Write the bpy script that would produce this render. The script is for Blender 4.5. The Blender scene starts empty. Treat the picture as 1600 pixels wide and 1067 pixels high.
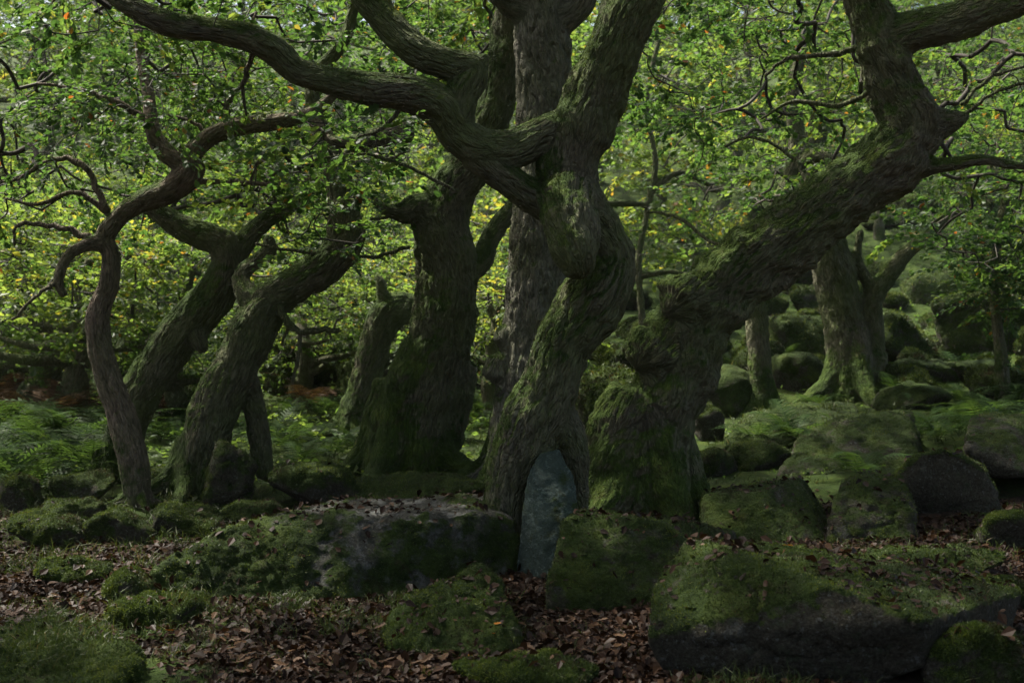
import bpy, bmesh, math, random
import numpy as np
from mathutils import Vector
from mathutils.bvhtree import BVHTree

# ------------------------------------------------------------------ camera, sky, sun, exposure
sc = bpy.context.scene
CAMH = 1.5
FPX = 1600 * 40.0 / 36.0
cam_d = bpy.data.cameras.new("camera"); cam = bpy.data.objects.new("camera", cam_d)
sc.collection.objects.link(cam); sc.camera = cam
cam.location = (0, 0, CAMH); cam.rotation_euler = (math.radians(90), 0, 0)
cam_d.lens = 40; cam_d.sensor_width = 36; cam_d.clip_start = 0.05; cam_d.clip_end = 600
cam_d.dof.use_dof = True; cam_d.dof.focus_distance = 7.0; cam_d.dof.aperture_fstop = 3.2

SUN_EL, SUN_AZ = 60.0, -62.0          # azimuth from +Y towards +X
w = bpy.data.worlds.new("World"); sc.world = w; w.use_nodes = True
wn = w.node_tree.nodes; wl = w.node_tree.links; wn.clear()
sky = wn.new("ShaderNodeTexSky"); sky.sky_type = 'NISHITA'; sky.sun_disc = False
sky.sun_elevation = math.radians(SUN_EL); sky.sun_rotation = math.radians(SUN_AZ)
sky.air_density = 0.9; sky.dust_density = 6.0; sky.ozone_density = 0.6
bg = wn.new("ShaderNodeBackground"); bg.inputs[1].default_value = 0.14
wo = wn.new("ShaderNodeOutputWorld")
wl.new(sky.outputs[0], bg.inputs[0]); wl.new(bg.outputs[0], wo.inputs[0])

sd = bpy.data.lights.new("sun", 'SUN'); sun = bpy.data.objects.new("sun", sd)
sc.collection.objects.link(sun)
sd.energy = 5.0; sd.angle = math.radians(1.5); sd.color = (1.0, 0.95, 0.84)
el, az = math.radians(SUN_EL), math.radians(SUN_AZ)
tosun = Vector((math.sin(az) * math.cos(el), math.cos(az) * math.cos(el), math.sin(el)))
sun.rotation_euler = tosun.to_track_quat('Z', 'Y').to_euler(); sun.location = (0, 0, 30)

sc.view_settings.view_transform = 'Standard'; sc.view_settings.look = 'None'
sc.view_settings.exposure = 1.22; sc.view_settings.gamma = 1.0
sc.view_settings.use_curve_mapping = False
sc.render.engine = 'CYCLES'
sc.cycles.use_denoising = True
sc.cycles.max_bounces = 7; sc.cycles.diffuse_bounces = 4; sc.cycles.glossy_bounces = 2
sc.cycles.transmission_bounces = 5; sc.cycles.caustics_reflective = False; sc.cycles.caustics_refractive = False

COL = sc.collection
HAZE = 0.0003         # density of the woodland air
rng = np.random.default_rng(11)
random.seed(11)

# ------------------------------------------------------------------ numeric helpers
_perm = np.random.default_rng(5).permutation(256)
_perm = np.concatenate([_perm, _perm, _perm]).astype(np.int64)
_g = np.random.default_rng(6).normal(size=(256, 3)); _g /= np.linalg.norm(_g, axis=1)[:, None]

def perlin(p):
    p = np.asarray(p, float)
    i = np.floor(p).astype(np.int64); f = p - i; i &= 255
    u = f * f * f * (f * (f * 6 - 15) + 10)
    res = 0
    for dx in (0, 1):
        wx = u[:, 0] if dx else 1 - u[:, 0]
        for dy in (0, 1):
            wy = u[:, 1] if dy else 1 - u[:, 1]
            for dz in (0, 1):
                wz = u[:, 2] if dz else 1 - u[:, 2]
                h = _perm[_perm[_perm[i[:, 0] + dx] + i[:, 1] + dy] + i[:, 2] + dz]
                gr = _g[h]
                d = (f[:, 0] - dx) * gr[:, 0] + (f[:, 1] - dy) * gr[:, 1] + (f[:, 2] - dz) * gr[:, 2]
                res = res + wx * wy * wz * d
    return res * 1.6

def fbm(p, octv=4, gain=0.5):
    p = np.asarray(p, float); a = 1.0; s = 0; t = 0
    for k in range(octv):
        s = s + a * perlin(p * (2.03 ** k) + 17.3 * k); t += a; a *= gain
    return s / t

def sstep(a, b, x):
    t = np.clip((x - a) / (b - a), 0, 1); return t * t * (3 - 2 * t)

def P(px, py, Y):
    return np.array([(px - 800) / FPX * Y, Y, CAMH - (py - 533.5) / FPX * Y])

def gz(x, y):
    x = np.atleast_1d(np.asarray(x, float)); y = np.atleast_1d(np.asarray(y, float))
    z = 0.075 * np.maximum(0, y - 7)
    z = z + 0.06 * np.maximum(0, x - 1) * np.clip((y - 7) / 3, 0, 1) * np.clip((40 - y) / 20, 0, 1)
    t = np.maximum(0, y - 14)
    z = z + np.where(t < 16, 0.009 * t * t, 0.009 * 256 + 0.288 * (t - 16))
    z = np.where(y > 95, z * 0 + 6.6 + 2.3 + 0.288 * 65, z)
    q = np.stack([x, y, np.zeros_like(x)], 1)
    amp = 0.06 + 0.22 * sstep(9, 18, y)
    z = z + amp * fbm(q * 0.7 + 3.1, 3) + 0.025 * fbm(q * 3.0, 3)
    return z

def g1(x, y): return float(gz([x], [y])[0])

def hit(px, py):
    Y = np.concatenate([np.arange(3.0, 14, 0.02), np.arange(14, 90, 0.1)])
    x = (px - 800) / FPX * Y; z = CAMH - (py - 533.5) / FPX * Y
    b = np.nonzero(z <= gz(x, Y))[0]
    return float(Y[b[0]]) if len(b) else 85.0

# ------------------------------------------------------------------ mesh helpers
def mesh(name, V, faces, smooth=True):
    """faces: list of (n,k) int arrays"""
    V = np.asarray(V, np.float32)
    if not isinstance(faces, (list, tuple)): faces = [faces]
    faces = [np.asarray(f, np.int32) for f in faces if len(f)]
    me = bpy.data.meshes.new(name)
    me.vertices.add(len(V)); me.vertices.foreach_set("co", V.ravel())
    li = np.concatenate([f.ravel() for f in faces])
    cnt = np.concatenate([np.full(len(f), f.shape[1], np.int32) for f in faces])
    st = np.concatenate([[0], np.cumsum(cnt)[:-1]]).astype(np.int32)
    me.loops.add(len(li)); me.loops.foreach_set("vertex_index", li)
    me.polygons.add(len(cnt)); me.polygons.foreach_set("loop_start", st)
    me.polygons.foreach_set("use_smooth", np.full(len(cnt), smooth))
    me.update(calc_edges=True); me.validate()
    return me

def fattr(me, name, arr):
    a = me.attributes.new(name, 'FLOAT', 'POINT'); a.data.foreach_set("value", np.asarray(arr, np.float32))

def vattr(me, name, arr):
    a = me.attributes.new(name, 'FLOAT_VECTOR', 'POINT'); a.data.foreach_set("vector", np.asarray(arr, np.float32).ravel())

def link(name, me, mat=None, parent=None, loc=None):
    o = bpy.data.objects.new(name, me); COL.objects.link(o)
    if mat and me is not None and len(me.materials) == 0: me.materials.append(mat)
    if parent: o.parent = parent
    if loc is not None: o.location = loc
    return o

def tag(o, label=None, cat=None, group=None, kind=None):
    if label: o["label"] = label
    if cat: o["category"] = cat
    if group: o["group"] = group
    if kind: o["kind"] = kind
    return o

def empty(name, loc, rz=0.0):
    o = bpy.data.objects.new(name, None); COL.objects.link(o)
    o.location = Vector([float(c) for c in loc]); o.rotation_euler = (0, 0, rz)
    o.empty_display_size = 0.1
    return o

def spline(pts, per=8):
    """Catmull-Rom over rows of pts"""
    p = np.asarray(pts, float)
    if len(p) < 3:
        t = np.linspace(0, 1, per + 1)[:, None]; return p[0] * (1 - t) + p[-1] * t
    a = np.vstack([2 * p[0] - p[1], p, 2 * p[-1] - p[-2]])
    out = []
    for i in range(1, len(a) - 2):
        t = np.linspace(0, 1, per, endpoint=False)[:, None]
        p0, p1, p2, p3 = a[i - 1], a[i], a[i + 1], a[i + 2]
        out.append(0.5 * (2 * p1 + (p2 - p0) * t + (2 * p0 - 5 * p1 + 4 * p2 - p3) * t ** 2 + (3 * p1 - p0 - 3 * p2 + p3) * t ** 3))
    out.append(p[-1:]); return np.vstack(out)

def frames(C):
    T = np.gradient(C, axis=0); T /= np.linalg.norm(T, axis=1)[:, None] + 1e-9
    n = np.cross(T[0], [0.3, 0.9, 0.2]); n /= np.linalg.norm(n)
    N = []
    for t in T:
        n = n - t * np.dot(n, t); n /= np.linalg.norm(n) + 1e-9; N.append(n.copy())
    N = np.array(N); return T, N, np.cross(T, N)

def tube(C, R, sides=12, cap=True):
    T, N, B = frames(C)
    a = np.linspace(0, 2 * np.pi, sides, endpoint=False)
    ring = np.cos(a)[None, :, None] * N[:, None] + np.sin(a)[None, :, None] * B[:, None]
    V = (C[:, None] + ring * np.asarray(R)[:, None, None]).reshape(-1, 3)
    n = len(C); i = np.arange(n - 1)[:, None] * sides; j = np.arange(sides)[None]; k = (j + 1) % sides
    Q = np.stack([i + j, i + k, i + sides + k, i + sides + j], -1).reshape(-1, 4)
    if not cap: return V, Q, None
    V = np.vstack([V, C[0] - T[0] * R[0] * 0.5, C[-1] + T[-1] * R[-1] * 0.5])
    j = np.arange(sides); k = (j + 1) % sides
    T1 = np.stack([k, j, np.full(sides, n * sides)], 1)
    T2 = np.stack([(n - 1) * sides + j, (n - 1) * sides + k, np.full(sides, n * sides + 1)], 1)
    return V, Q, np.vstack([T1, T2])

class MB:
    def __init__(s): s.V = []; s.Q = []; s.T = []; s.n = 0
    def add(s, V, Q=None, T=None):
        s.V.append(V)
        if Q is not None and len(Q): s.Q.append(np.asarray(Q) + s.n)
        if T is not None and len(T): s.T.append(np.asarray(T) + s.n)
        s.n += len(V)
    def arrays(s):
        return (np.vstack(s.V), [np.vstack(a) for a in (s.Q, s.T) if a])
    def build(s, name):
        V, f = s.arrays(); return mesh(name, V, f)

def remesh(V, faces, voxel):
    me = mesh("tmp", V, faces); o = bpy.data.objects.new("tmp", me); COL.objects.link(o)
    m = o.modifiers.new("r", 'REMESH'); m.mode = 'VOXEL'; m.voxel_size = voxel
    dg = bpy.context.evaluated_depsgraph_get(); ev = o.evaluated_get(dg); em = ev.to_mesh()
    n = len(em.vertices); co = np.empty(n * 3, np.float32); em.vertices.foreach_get("co", co)
    nl = len(em.loops); lv = np.empty(nl, np.int32); em.loops.foreach_get("vertex_index", lv)
    npoly = len(em.polygons); tot = np.empty(npoly, np.int32); em.polygons.foreach_get("loop_total", tot)
    ev.to_mesh_clear(); bpy.data.objects.remove(o); bpy.data.meshes.remove(me)
    co = co.reshape(-1, 3).astype(float)
    st = np.concatenate([[0], np.cumsum(tot)[:-1]])
    q = st[tot == 4]; t = st[tot == 3]
    Q = lv[q[:, None] + np.arange(4)] if len(q) else np.zeros((0, 4), np.int32)
    T = lv[t[:, None] + np.arange(3)] if len(t) else np.zeros((0, 3), np.int32)
    return co, Q, T

def edges_of(Q, T):
    e = [Q[:, [0, 1]], Q[:, [1, 2]], Q[:, [2, 3]], Q[:, [3, 0]]]
    if len(T): e += [T[:, [0, 1]], T[:, [1, 2]], T[:, [2, 0]]]
    return np.vstack(e)

def smooth_v(V, Q, T, it, f=0.5):
    e = edges_of(Q, T); n = len(V)
    deg = np.bincount(e[:, 0], minlength=n) + np.bincount(e[:, 1], minlength=n)
    for _ in range(it):
        s = np.empty_like(V)
        for c in range(3):
            s[:, c] = np.bincount(e[:, 0], V[e[:, 1], c], n) + np.bincount(e[:, 1], V[e[:, 0], c], n)
        V = V + f * (s / np.maximum(deg, 1)[:, None] - V)
    return V

def normals(V, Q, T):
    n = len(V); N = np.zeros((n, 3))
    fn = np.cross(V[Q[:, 2]] - V[Q[:, 0]], V[Q[:, 3]] - V[Q[:, 1]])
    for k in range(4):
        for c in range(3): N[:, c] += np.bincount(Q[:, k], fn[:, c], n)
    if len(T):
        ft = np.cross(V[T[:, 1]] - V[T[:, 0]], V[T[:, 2]] - V[T[:, 0]])
        for k in range(3):
            for c in range(3): N[:, c] += np.bincount(T[:, k], ft[:, c], n)
    return N / (np.linalg.norm(N, axis=1)[:, None] + 1e-12)

# ------------------------------------------------------------------ materials
class NT:
    def __init__(s, name):
        s.m = bpy.data.materials.new(name); s.m.use_nodes = True
        s.n = s.m.node_tree.nodes; s.l = s.m.node_tree.links; s.n.clear()
        s.out = s.n.new("ShaderNodeOutputMaterial")
    def new(s, t, **kw):
        o = s.n.new(t)
        for k, v in kw.items(): setattr(o, k, v)
        return o
    def con(s, sock, v):
        if isinstance(v, bpy.types.NodeSocket): s.l.new(v, sock)
        elif isinstance(v, (tuple, list)) and len(v) == 3 and sock.type == 'RGBA': sock.default_value = (*v, 1)
        else: sock.default_value = v
    def attr(s, name, out="Fac"):
        o = s.new("ShaderNodeAttribute"); o.attribute_name = name; return o.outputs[out]
    def noise(s, vec, scale, detail=4, rough=0.6, dist=0.0):
        o = s.new("ShaderNodeTexNoise"); s.con(o.inputs["Scale"], scale); o.inputs["Detail"].default_value = detail
        o.inputs["Roughness"].default_value = rough; o.inputs["Distortion"].default_value = dist
        if vec is not None: s.con(o.inputs["Vector"], vec)
        return o.outputs["Fac"]
    def voro(s, vec, scale, feat='F1', out="Distance"):
        o = s.new("ShaderNodeTexVoronoi", feature=feat); o.inputs["Scale"].default_value = scale
        if vec is not None: s.con(o.inputs["Vector"], vec)
        return o.outputs[out]
    def ramp(s, fac, stops):
        o = s.new("ShaderNodeValToRGB"); r = o.color_ramp
        while len(r.elements) < len(stops): r.elements.new(0.5)
        for e, (p, c) in zip(r.elements, stops):
            e.position = p; e.color = (*c, 1) if isinstance(c, (tuple, list)) else (c, c, c, 1)
        s.con(o.inputs[0], fac); return o.outputs[0]
    def mix(s, f, a, b, mode='MIX'):
        o = s.new("ShaderNodeMix", data_type='RGBA', blend_type=mode)
        s.con(o.inputs[0], f); s.con(o.inputs[6], a); s.con(o.inputs[7], b); return o.outputs[2]
    def math(s, op, a, b=0.0):
        o = s.new("ShaderNodeMath", operation=op); s.con(o.inputs[0], a); s.con(o.inputs[1], b); return o.outputs[0]
    def vmul(s, v, k):
        o = s.new("ShaderNodeVectorMath", operation='MULTIPLY'); s.con(o.inputs[0], v); o.inputs[1].default_value = k; return o.outputs[0]
    def pos(s): return s.new("ShaderNodeTexCoord").outputs["Object"]
    def bump(s, h, strength, dist, nrm=None):
        o = s.new("ShaderNodeBump"); s.con(o.inputs["Height"], h); s.con(o.inputs["Strength"], strength)
        o.inputs["Distance"].default_value = dist
        if nrm is not None: s.con(o.inputs["Normal"], nrm)
        return o.outputs[0]
    def bsdf(s, col, rough=0.85, nrm=None, spec=0.3, sheen=0.0):
        o = s.new("ShaderNodeBsdfPrincipled"); s.con(o.inputs["Base Color"], col); s.con(o.inputs["Roughness"], rough)
        s.con(o.inputs["Specular IOR Level"], spec)
        if nrm is not None: s.con(o.inputs["Normal"], nrm)
        s.l.new(o.outputs[0], s.out.inputs[0]); return s.m

MOSS_D, MOSS_L, MOSS_Y = (0.020, 0.034, 0.009), (0.053, 0.086, 0.016), (0.100, 0.130, 0.024)

def moss_col(t, vec, k=1.0):
    big = t.noise(vec, 3.2, 6, 0.7); fine = t.noise(vec, 45, 4, 0.7)
    c = t.ramp(big, [(0.30, MOSS_D), (0.52, MOSS_L), (0.72, MOSS_Y)])
    c = t.mix(t.ramp(t.noise(vec, 7.5, 5, 0.7), [(0.56, 0.0), (0.68, 0.7)]), c, (0.045, 0.036, 0.018))
    if k != 1.0: c = t.mix(1.0, c, (k, k, k), 'MULTIPLY')
    return t.mix(t.ramp(fine, [(0.3, 0.0), (0.75, 0.85)]), t.mix(1.0, c, (0.45, 0.5, 0.4), 'MULTIPLY'), c), fine

def bark_mat(name, dark, light, algae=(0.115, 0.135, 0.055), algae_amt=0.95):
    t = NT(name); q = t.attr("q", "Vector"); pos = t.pos()
    fis = t.noise(t.vmul(q, (46, 46, 11)), 1.0, 3, 0.6, 0.6)
    plate = t.voro(t.vmul(q, (34, 34, 9)), 1.0)
    fine = t.noise(t.vmul(q, (160, 160, 60)), 1.0, 3)
    c = t.mix(t.ramp(fis, [(0.32, 0.0), (0.68, 1.0)]), dark, light)
    c = t.mix(t.ramp(t.noise(pos, 1.7, 4), [(0.36, 0.0), (0.62, 1.0)]), c, t.mix(algae_amt, c, algae))
    c = t.mix(t.ramp(t.noise(pos, 9, 4, 0.7), [(0.62, 0.0), (0.74, 0.35)]), c, (0.16, 0.16, 0.14))
    mc, mf = moss_col(t, pos, 1.5)
    mfac = t.ramp(t.math('ADD', t.attr("moss"), t.math('MULTIPLY', t.math('SUBTRACT', t.noise(pos, 22, 4, 0.7), 0.5), 0.7)), [(0.38, 0.0), (0.62, 1.0)])
    c = t.mix(mfac, c, mc)
    cr1 = t.ramp(t.noise(t.vmul(q, (19, 19, 4.2)), 1.0, 2, 0.5, 0.5), [(0.40, 1.0), (0.5, 0.0), (0.60, 1.0)])
    cr2 = t.ramp(t.noise(t.vmul(q, (38, 38, 13)), 1.0, 2, 0.5, 0.4), [(0.38, 1.0), (0.5, 0.0), (0.62, 1.0)])
    h = t.math('ADD', t.math('ADD', t.math('MULTIPLY', cr1, 1.0), t.math('MULTIPLY', cr2, 0.6)), t.math('ADD', t.math('MULTIPLY', fis, 0.5), t.math('MULTIPLY', fine, 0.35)))
    n1 = t.bump(h, 1.0, 0.028)
    n2 = t.bump(t.noise(pos, 90, 4, 0.75), t.math('MULTIPLY', mfac, 0.9), 0.012, n1)
    return t.bsdf(c, 0.9, n2, 0.2)

def rock_mat(name, dark=(0.018, 0.016, 0.009), light=(0.052, 0.046, 0.031), lichen=(0.12, 0.125, 0.115), lich=(0.60, 0.72), ls=3.3, speck=(0.10, 0.092, 0.074)):
    t = NT(name); pos = t.pos()
    grain = t.noise(pos, 60, 5, 0.7); med = t.noise(pos, 6, 5, 0.65)
    c = t.mix(med, dark, light)
    c = t.mix(t.ramp(grain, [(0.42, 0.0), (0.62, 0.6)]), c, speck)
    c = t.mix(t.ramp(t.noise(pos, 38, 3, 0.6), [(0.60, 0.0), (0.66, 0.8)]), c, lichen)
    c = t.mix(t.ramp(t.noise(pos, ls, 6, 0.75, 0.4), [(lich[0], 0.0), (lich[1], 1.0)]), c, lichen)
    c = t.mix(t.ramp(t.noise(pos, 13, 5, 0.7), [(0.56, 0.0), (0.66, 0.8)]), c, (0.045, 0.055, 0.03))
    mc, mf = moss_col(t, pos)
    ma = t.attr("moss")
    mfac = t.ramp(t.math('ADD', ma, t.math('MULTIPLY', t.math('SUBTRACT', t.noise(pos, 18, 5, 0.75), 0.5), 0.8)), [(0.40, 0.0), (0.60, 1.0)])
    c = t.mix(mfac, c, mc)
    n1 = t.bump(t.math('ADD', t.math('ADD', grain, med), t.math('MULTIPLY', t.noise(pos, 22, 6, 0.75), 1.2)), 1.0, 0.03)
    n2 = t.bump(t.math('ADD', t.noise(pos, 70, 4, 0.8), t.math('MULTIPLY', t.noise(pos, 24, 3), 1.4)), t.math('MULTIPLY', mfac, 0.9), 0.018, n1)
    return t.bsdf(c, 0.92, n2, 0.2)

def leaf_mat(name, stops, trans=0.55, gain=2.1, spec=0.3):
    t = NT(name); r = t.attr("rnd")
    c = t.ramp(r, stops)
    d = t.new("ShaderNodeBsdfPrincipled"); t.con(d.inputs["Base Color"], c); d.inputs["Roughness"].default_value = 0.5
    d.inputs["Specular IOR Level"].default_value = spec
    tr = t.new("ShaderNodeBsdfTranslucent")
    t.con(tr.inputs[0], t.mix(1.0, c, (gain * 1.06, gain, gain * 0.55), 'MULTIPLY'))
    mx = t.new("ShaderNodeMixShader"); mx.inputs[0].default_value = trans
    t.l.new(d.outputs[0], mx.inputs[1]); t.l.new(tr.outputs[0], mx.inputs[2]); t.l.new(mx.outputs[0], t.out.inputs[0])
    return t.m

def simple_attr_mat(name, stops, rough=0.8):
    t = NT(name); c = t.ramp(t.attr("rnd"), stops); return t.bsdf(c, rough, None, 0.2)

M_BARK = bark_mat("oak_bark", (0.072, 0.064, 0.044), (0.205, 0.186, 0.134))
M_BARK_GREY = bark_mat("grey_bark", (0.10, 0.094, 0.078), (0.27, 0.252, 0.212), algae_amt=0.5)
M_BARK_RED = bark_mat("red_bark", (0.085, 0.064, 0.050), (0.28, 0.215, 0.170), algae_amt=0.4)
M_ROCK = rock_mat("gritstone")
M_ROCK_LICHEN = rock_mat("lichened_gritstone", (0.024, 0.027, 0.020), (0.055, 0.056, 0.048), (0.125, 0.127, 0.122), (0.50, 0.60), 7.0)
M_ROCK_BARE = rock_mat("pale_gritstone", (0.026, 0.042, 0.032), (0.072, 0.102, 0.086), (0.14, 0.185, 0.165), (0.52, 0.64), 14.0, (0.075, 0.105, 0.095))
LEAF_GREEN = [(0.0, (0.018, 0.042, 0.015)), (0.35, (0.033, 0.074, 0.022)), (0.70, (0.058, 0.106, 0.028)), (0.93, (0.105, 0.138, 0.032)), (0.975, (0.16, 0.085, 0.02)), (1.0, (0.16, 0.05, 0.015))]
LEAF_YEL = [(0.0, (0.028, 0.058, 0.019)), (0.4, (0.056, 0.100, 0.028)), (0.8, (0.100, 0.140, 0.036)), (0.95, (0.17, 0.155, 0.025)), (1.0, (0.17, 0.075, 0.02))]
M_LEAF = leaf_mat("oak_leaf", LEAF_GREEN)
M_LEAFY = leaf_mat("sunlit_leaf", LEAF_YEL, 0.55, 2.4)  # brighter leaf copy for the background, its lit yellow-green put into the colour
M_FERN = leaf_mat("fern_leaf", [(0.0, (0.016, 0.034, 0.011)), (0.6, (0.030, 0.058, 0.016)), (1.0, (0.060, 0.085, 0.02))], 0.4, 2.0, 0.06)
M_BRACKEN = leaf_mat("dead_bracken", [(0.0, (0.036, 0.023, 0.014)), (0.6, (0.066, 0.040, 0.023)), (1.0, (0.10, 0.068, 0.036))], 0.3, 1.5, 0.05)
M_LITTER = leaf_mat("litter_leaf", [(0.0, (0.007, 0.0035, 0.002)), (0.4, (0.019, 0.009, 0.0045)), (0.75, (0.041, 0.020, 0.010)), (1.0, (0.09, 0.052, 0.028))], 0.12, 1.0, 0.12)
M_ORANGE = leaf_mat("orange_leaf", [(0.0, (0.30, 0.09, 0.015)), (0.6, (0.38, 0.15, 0.02)), (1.0, (0.40, 0.23, 0.04))], 0.2, 1.0)
M_GRASS = leaf_mat("grass_blade", [(0.0, (0.028, 0.046, 0.012)), (0.6, (0.052, 0.080, 0.018)), (0.9, (0.085, 0.10, 0.03)), (1.0, (0.17, 0.14, 0.07))], 0.3, 1.2)
M_MOSSF = leaf_mat("moss_fuzz", [(0.0, (0.050, 0.040, 0.018)), (0.15, (0.022, 0.032, 0.010)), (0.6, (0.056, 0.090, 0.016)), (1.0, (0.120, 0.150, 0.026))], 0.3, 1.2)
M_TWIG = simple_attr_mat("twig_bark", [(0, (0.035, 0.03, 0.024)), (1, (0.085, 0.078, 0.064))])

def ground_mat():
    t = NT("woodland_floor"); pos = t.pos()
    fine = t.noise(pos, 30, 5, 0.75); cell = t.voro(pos, 22, 'F1', "Color"); bw = t.new("ShaderNodeRGBToBW"); t.l.new(cell, bw.inputs[0])
    lit = t.mix(bw.outputs[0], (0.020, 0.013, 0.010), (0.095, 0.060, 0.045))
    soil = t.mix(fine, (0.016, 0.012, 0.009), (0.06, 0.042, 0.03))
    soil = t.mix(0.6, soil, lit)
    mc, mf = moss_col(t, pos)
    f = t.ramp(t.math('ADD', t.attr("moss"), t.math('MULTIPLY', t.math('SUBTRACT', t.noise(pos, 5, 6, 0.75), 0.5), 1.1)), [(0.42, 0.0), (0.60, 1.0)])
    c = t.mix(f, soil, mc)
    n = t.bump(t.math('ADD', fine, t.math('MULTIPLY', t.noise(pos, 90, 4, 0.8), 0.7)), 0.9, 0.03)
    return t.bsdf(c, 0.95, n, 0.15)
M_GROUND = ground_mat()

# ------------------------------------------------------------------ the ground
def litter_mask(x, y):
    """1 where dead leaves lie, 0 where moss and grass grow"""
    q = np.stack([x, y, np.zeros_like(x)], 1)
    n = fbm(q * 0.9 + 40, 4)
    px = x / np.maximum(y, 1) * FPX + 800
    near = 1 - sstep(8.6, 9.6, y)
    m = near * sstep(-0.45, 0.15, n + 0.26)
    grassy = np.exp(-((x + 3.0) / 0.9) ** 2 - ((y - 8.5) / 0.55) ** 2) + np.exp(-((x + 2.0) / 0.75) ** 2 - ((y - 5.05) / 0.35) ** 2) * 1.0
    return np.clip(m - 1.2 * grassy, 0, 1)

def build_ground():
    ys = np.concatenate([np.arange(-40, 2, 3.0), np.arange(2, 12, 0.06), np.arange(12, 24, 0.15), np.arange(24, 60, 0.6), np.arange(60, 220, 5.0)])
    xs = np.concatenate([np.arange(-120, -12, 3.0), np.arange(-12, -6, 0.2), np.arange(-6, 6, 0.06), np.arange(6, 12, 0.2), np.arange(12, 121, 3.0)])
    X, Yg = np.meshgrid(xs, ys); x = X.ravel(); y = Yg.ravel(); z = gz(x, y)
    nx, ny = len(xs), len(ys)
    i = np.arange(ny - 1)[:, None] * nx + np.arange(nx - 1)[None]
    Q = np.stack([i, i + 1, i + nx + 1, i + nx], -1).reshape(-1, 4)
    me = mesh("ground", np.stack([x, y, z], 1), Q)
    fattr(me, "moss", 1 - litter_mask(x, y) * 0.95)
    o = link("ground", me, M_GROUND); tag(o, kind="structure", label="woodland floor of dead leaves and moss rising to a slope"); return o
GROUND = build_ground()

# ------------------------------------------------------------------ boulders
ROCKS = []   # (V, tris) for dropping leaves on

def moss_fuzz(parent, V, tri, mask, n, L=(0.007, 0.017), wd=0.0035, name="moss"):
    a = V[tri[:, 0]]; b = V[tri[:, 1]]; c = V[tri[:, 2]]
    cr = np.cross(b - a, c - a); ar = np.linalg.norm(cr, axis=1) * 0.5; nn = cr / (2 * ar[:, None] + 1e-12)
    fm = mask[tri].mean(1); wgt = ar * np.clip(fm - 0.35, 0, 1)
    wgt = wgt * (nn[:, 1] < 0.45)
    if wgt.sum() < 1e-6: return
    k = rng.choice(len(tri), n, p=wgt / wgt.sum())
    u = rng.random((n, 2)); s = np.sqrt(u[:, :1]); p = a[k] * (1 - s) + b[k] * s * (1 - u[:, 1:]) + c[k] * s * u[:, 1:]
    d = nn[k] + rng.normal(0, 0.55, (n, 3)) + [0, 0, 0.25]; d /= np.linalg.norm(d, axis=1)[:, None]
    sd_ = np.cross(d, rng.normal(size=(n, 3))); sd_ /= np.linalg.norm(sd_, axis=1)[:, None]
    ln = rng.uniform(*L, (n, 1))
    VV = np.stack([p - sd_ * wd - d * 0.003, p + sd_ * wd - d * 0.003, p + d * ln], 1).reshape(-1, 3)
    me = mesh("moss", VV, np.arange(3 * n).reshape(-1, 3), smooth=False)
    fattr(me, "rnd", np.repeat(np.clip(0.46 + 1.3 * fbm(p * 3.4, 4) + rng.normal(0, .14, n), 0, 1), 3))
    o = link(name, me, M_MOSSF, parent); o["kind"] = "stuff"; o["label"] = "short green moss"
    return o

def finish_rock(pts, name, label, voxel=0.025, sm=6, lump=0.03, moss=0.5, mat=None, fuzz=0, group=None, seed=0, cat="boulder", bare=None, up=0.5, fz=(0.007, 0.019, 0.0035), crack=0.45):
    pts = np.asarray(pts, float)
    bm = bmesh.new()
    for p in pts: bm.verts.new(p)
    bm.verts.ensure_lookup_table()
    res = bmesh.ops.convex_hull(bm, input=bm.verts)
    dead = [g for g in set(res["geom_interior"] + res["geom_unused"]) if isinstance(g, bmesh.types.BMVert)]
    bmesh.ops.delete(bm, geom=dead, context='VERTS')
    bmesh.ops.triangulate(bm, faces=bm.faces)
    bm.verts.index_update()
    V0 = np.array([v.co[:] for v in bm.verts]); T0 = np.array([[v.index for v in f.verts] for f in bm.faces]); bm.free()
    V, Q, T = remesh(V0, [T0], voxel)
    V = smooth_v(V, Q, T, sm)
    N = normals(V, Q, T)
    o3 = np.array([seed * 7.7, seed * 3.1, seed * 1.3])
    d = lump * 1.6 * fbm(V * 1.6 + o3, 3) + lump * 0.8 * fbm(V * 5 + o3, 4) + lump * 0.22 * fbm(V * 18 + o3, 3) - crack * lump * np.exp(-(perlin(V * [1.7, 1.7, 3.6] + o3 + 0.5 * fbm(V * 6, 3)[:, None]) / 0.05) ** 2) + lump * 0.35 * np.abs(fbm(V * 11 + o3, 4))
    V = V + N * d[:, None]; N = normals(V, Q, T)
    mk = moss + up * (N[:, 2] - 0.25) + 0.55 * fbm(V * 2.3 + o3 + 9, 4) + 0.42 * fbm(V * 8 + o3 + 2, 4)
    if bare is not None: mk = mk - bare(V, N)
    mk = np.clip(mk, 0, 1)
    V = V + N * (mk * (0.012 + 0.05 * np.abs(fbm(V * 6.5 + o3, 3))) * min(1.0, lump / 0.03))[:, None]
    base = V.mean(0); base[2] = V[:, 2].min()
    me = mesh(name, V - base, [Q, T]); fattr(me, "moss", mk)
    o = link(name, me, mat or M_ROCK, None, base); tag(o, label, cat, group)
    tri = np.vstack([Q[:, [0, 1, 2]], Q[:, [0, 2, 3]]] + ([T] if len(T) else []))
    ROCKS.append((V, tri))
    if fuzz: moss_fuzz(o, V - base, tri, mk, fuzz, L=fz[:2], wd=fz[2])
    return o

def hull_px(rows, sink=0.12):
    return np.array([P(*r) for r in rows])

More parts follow.
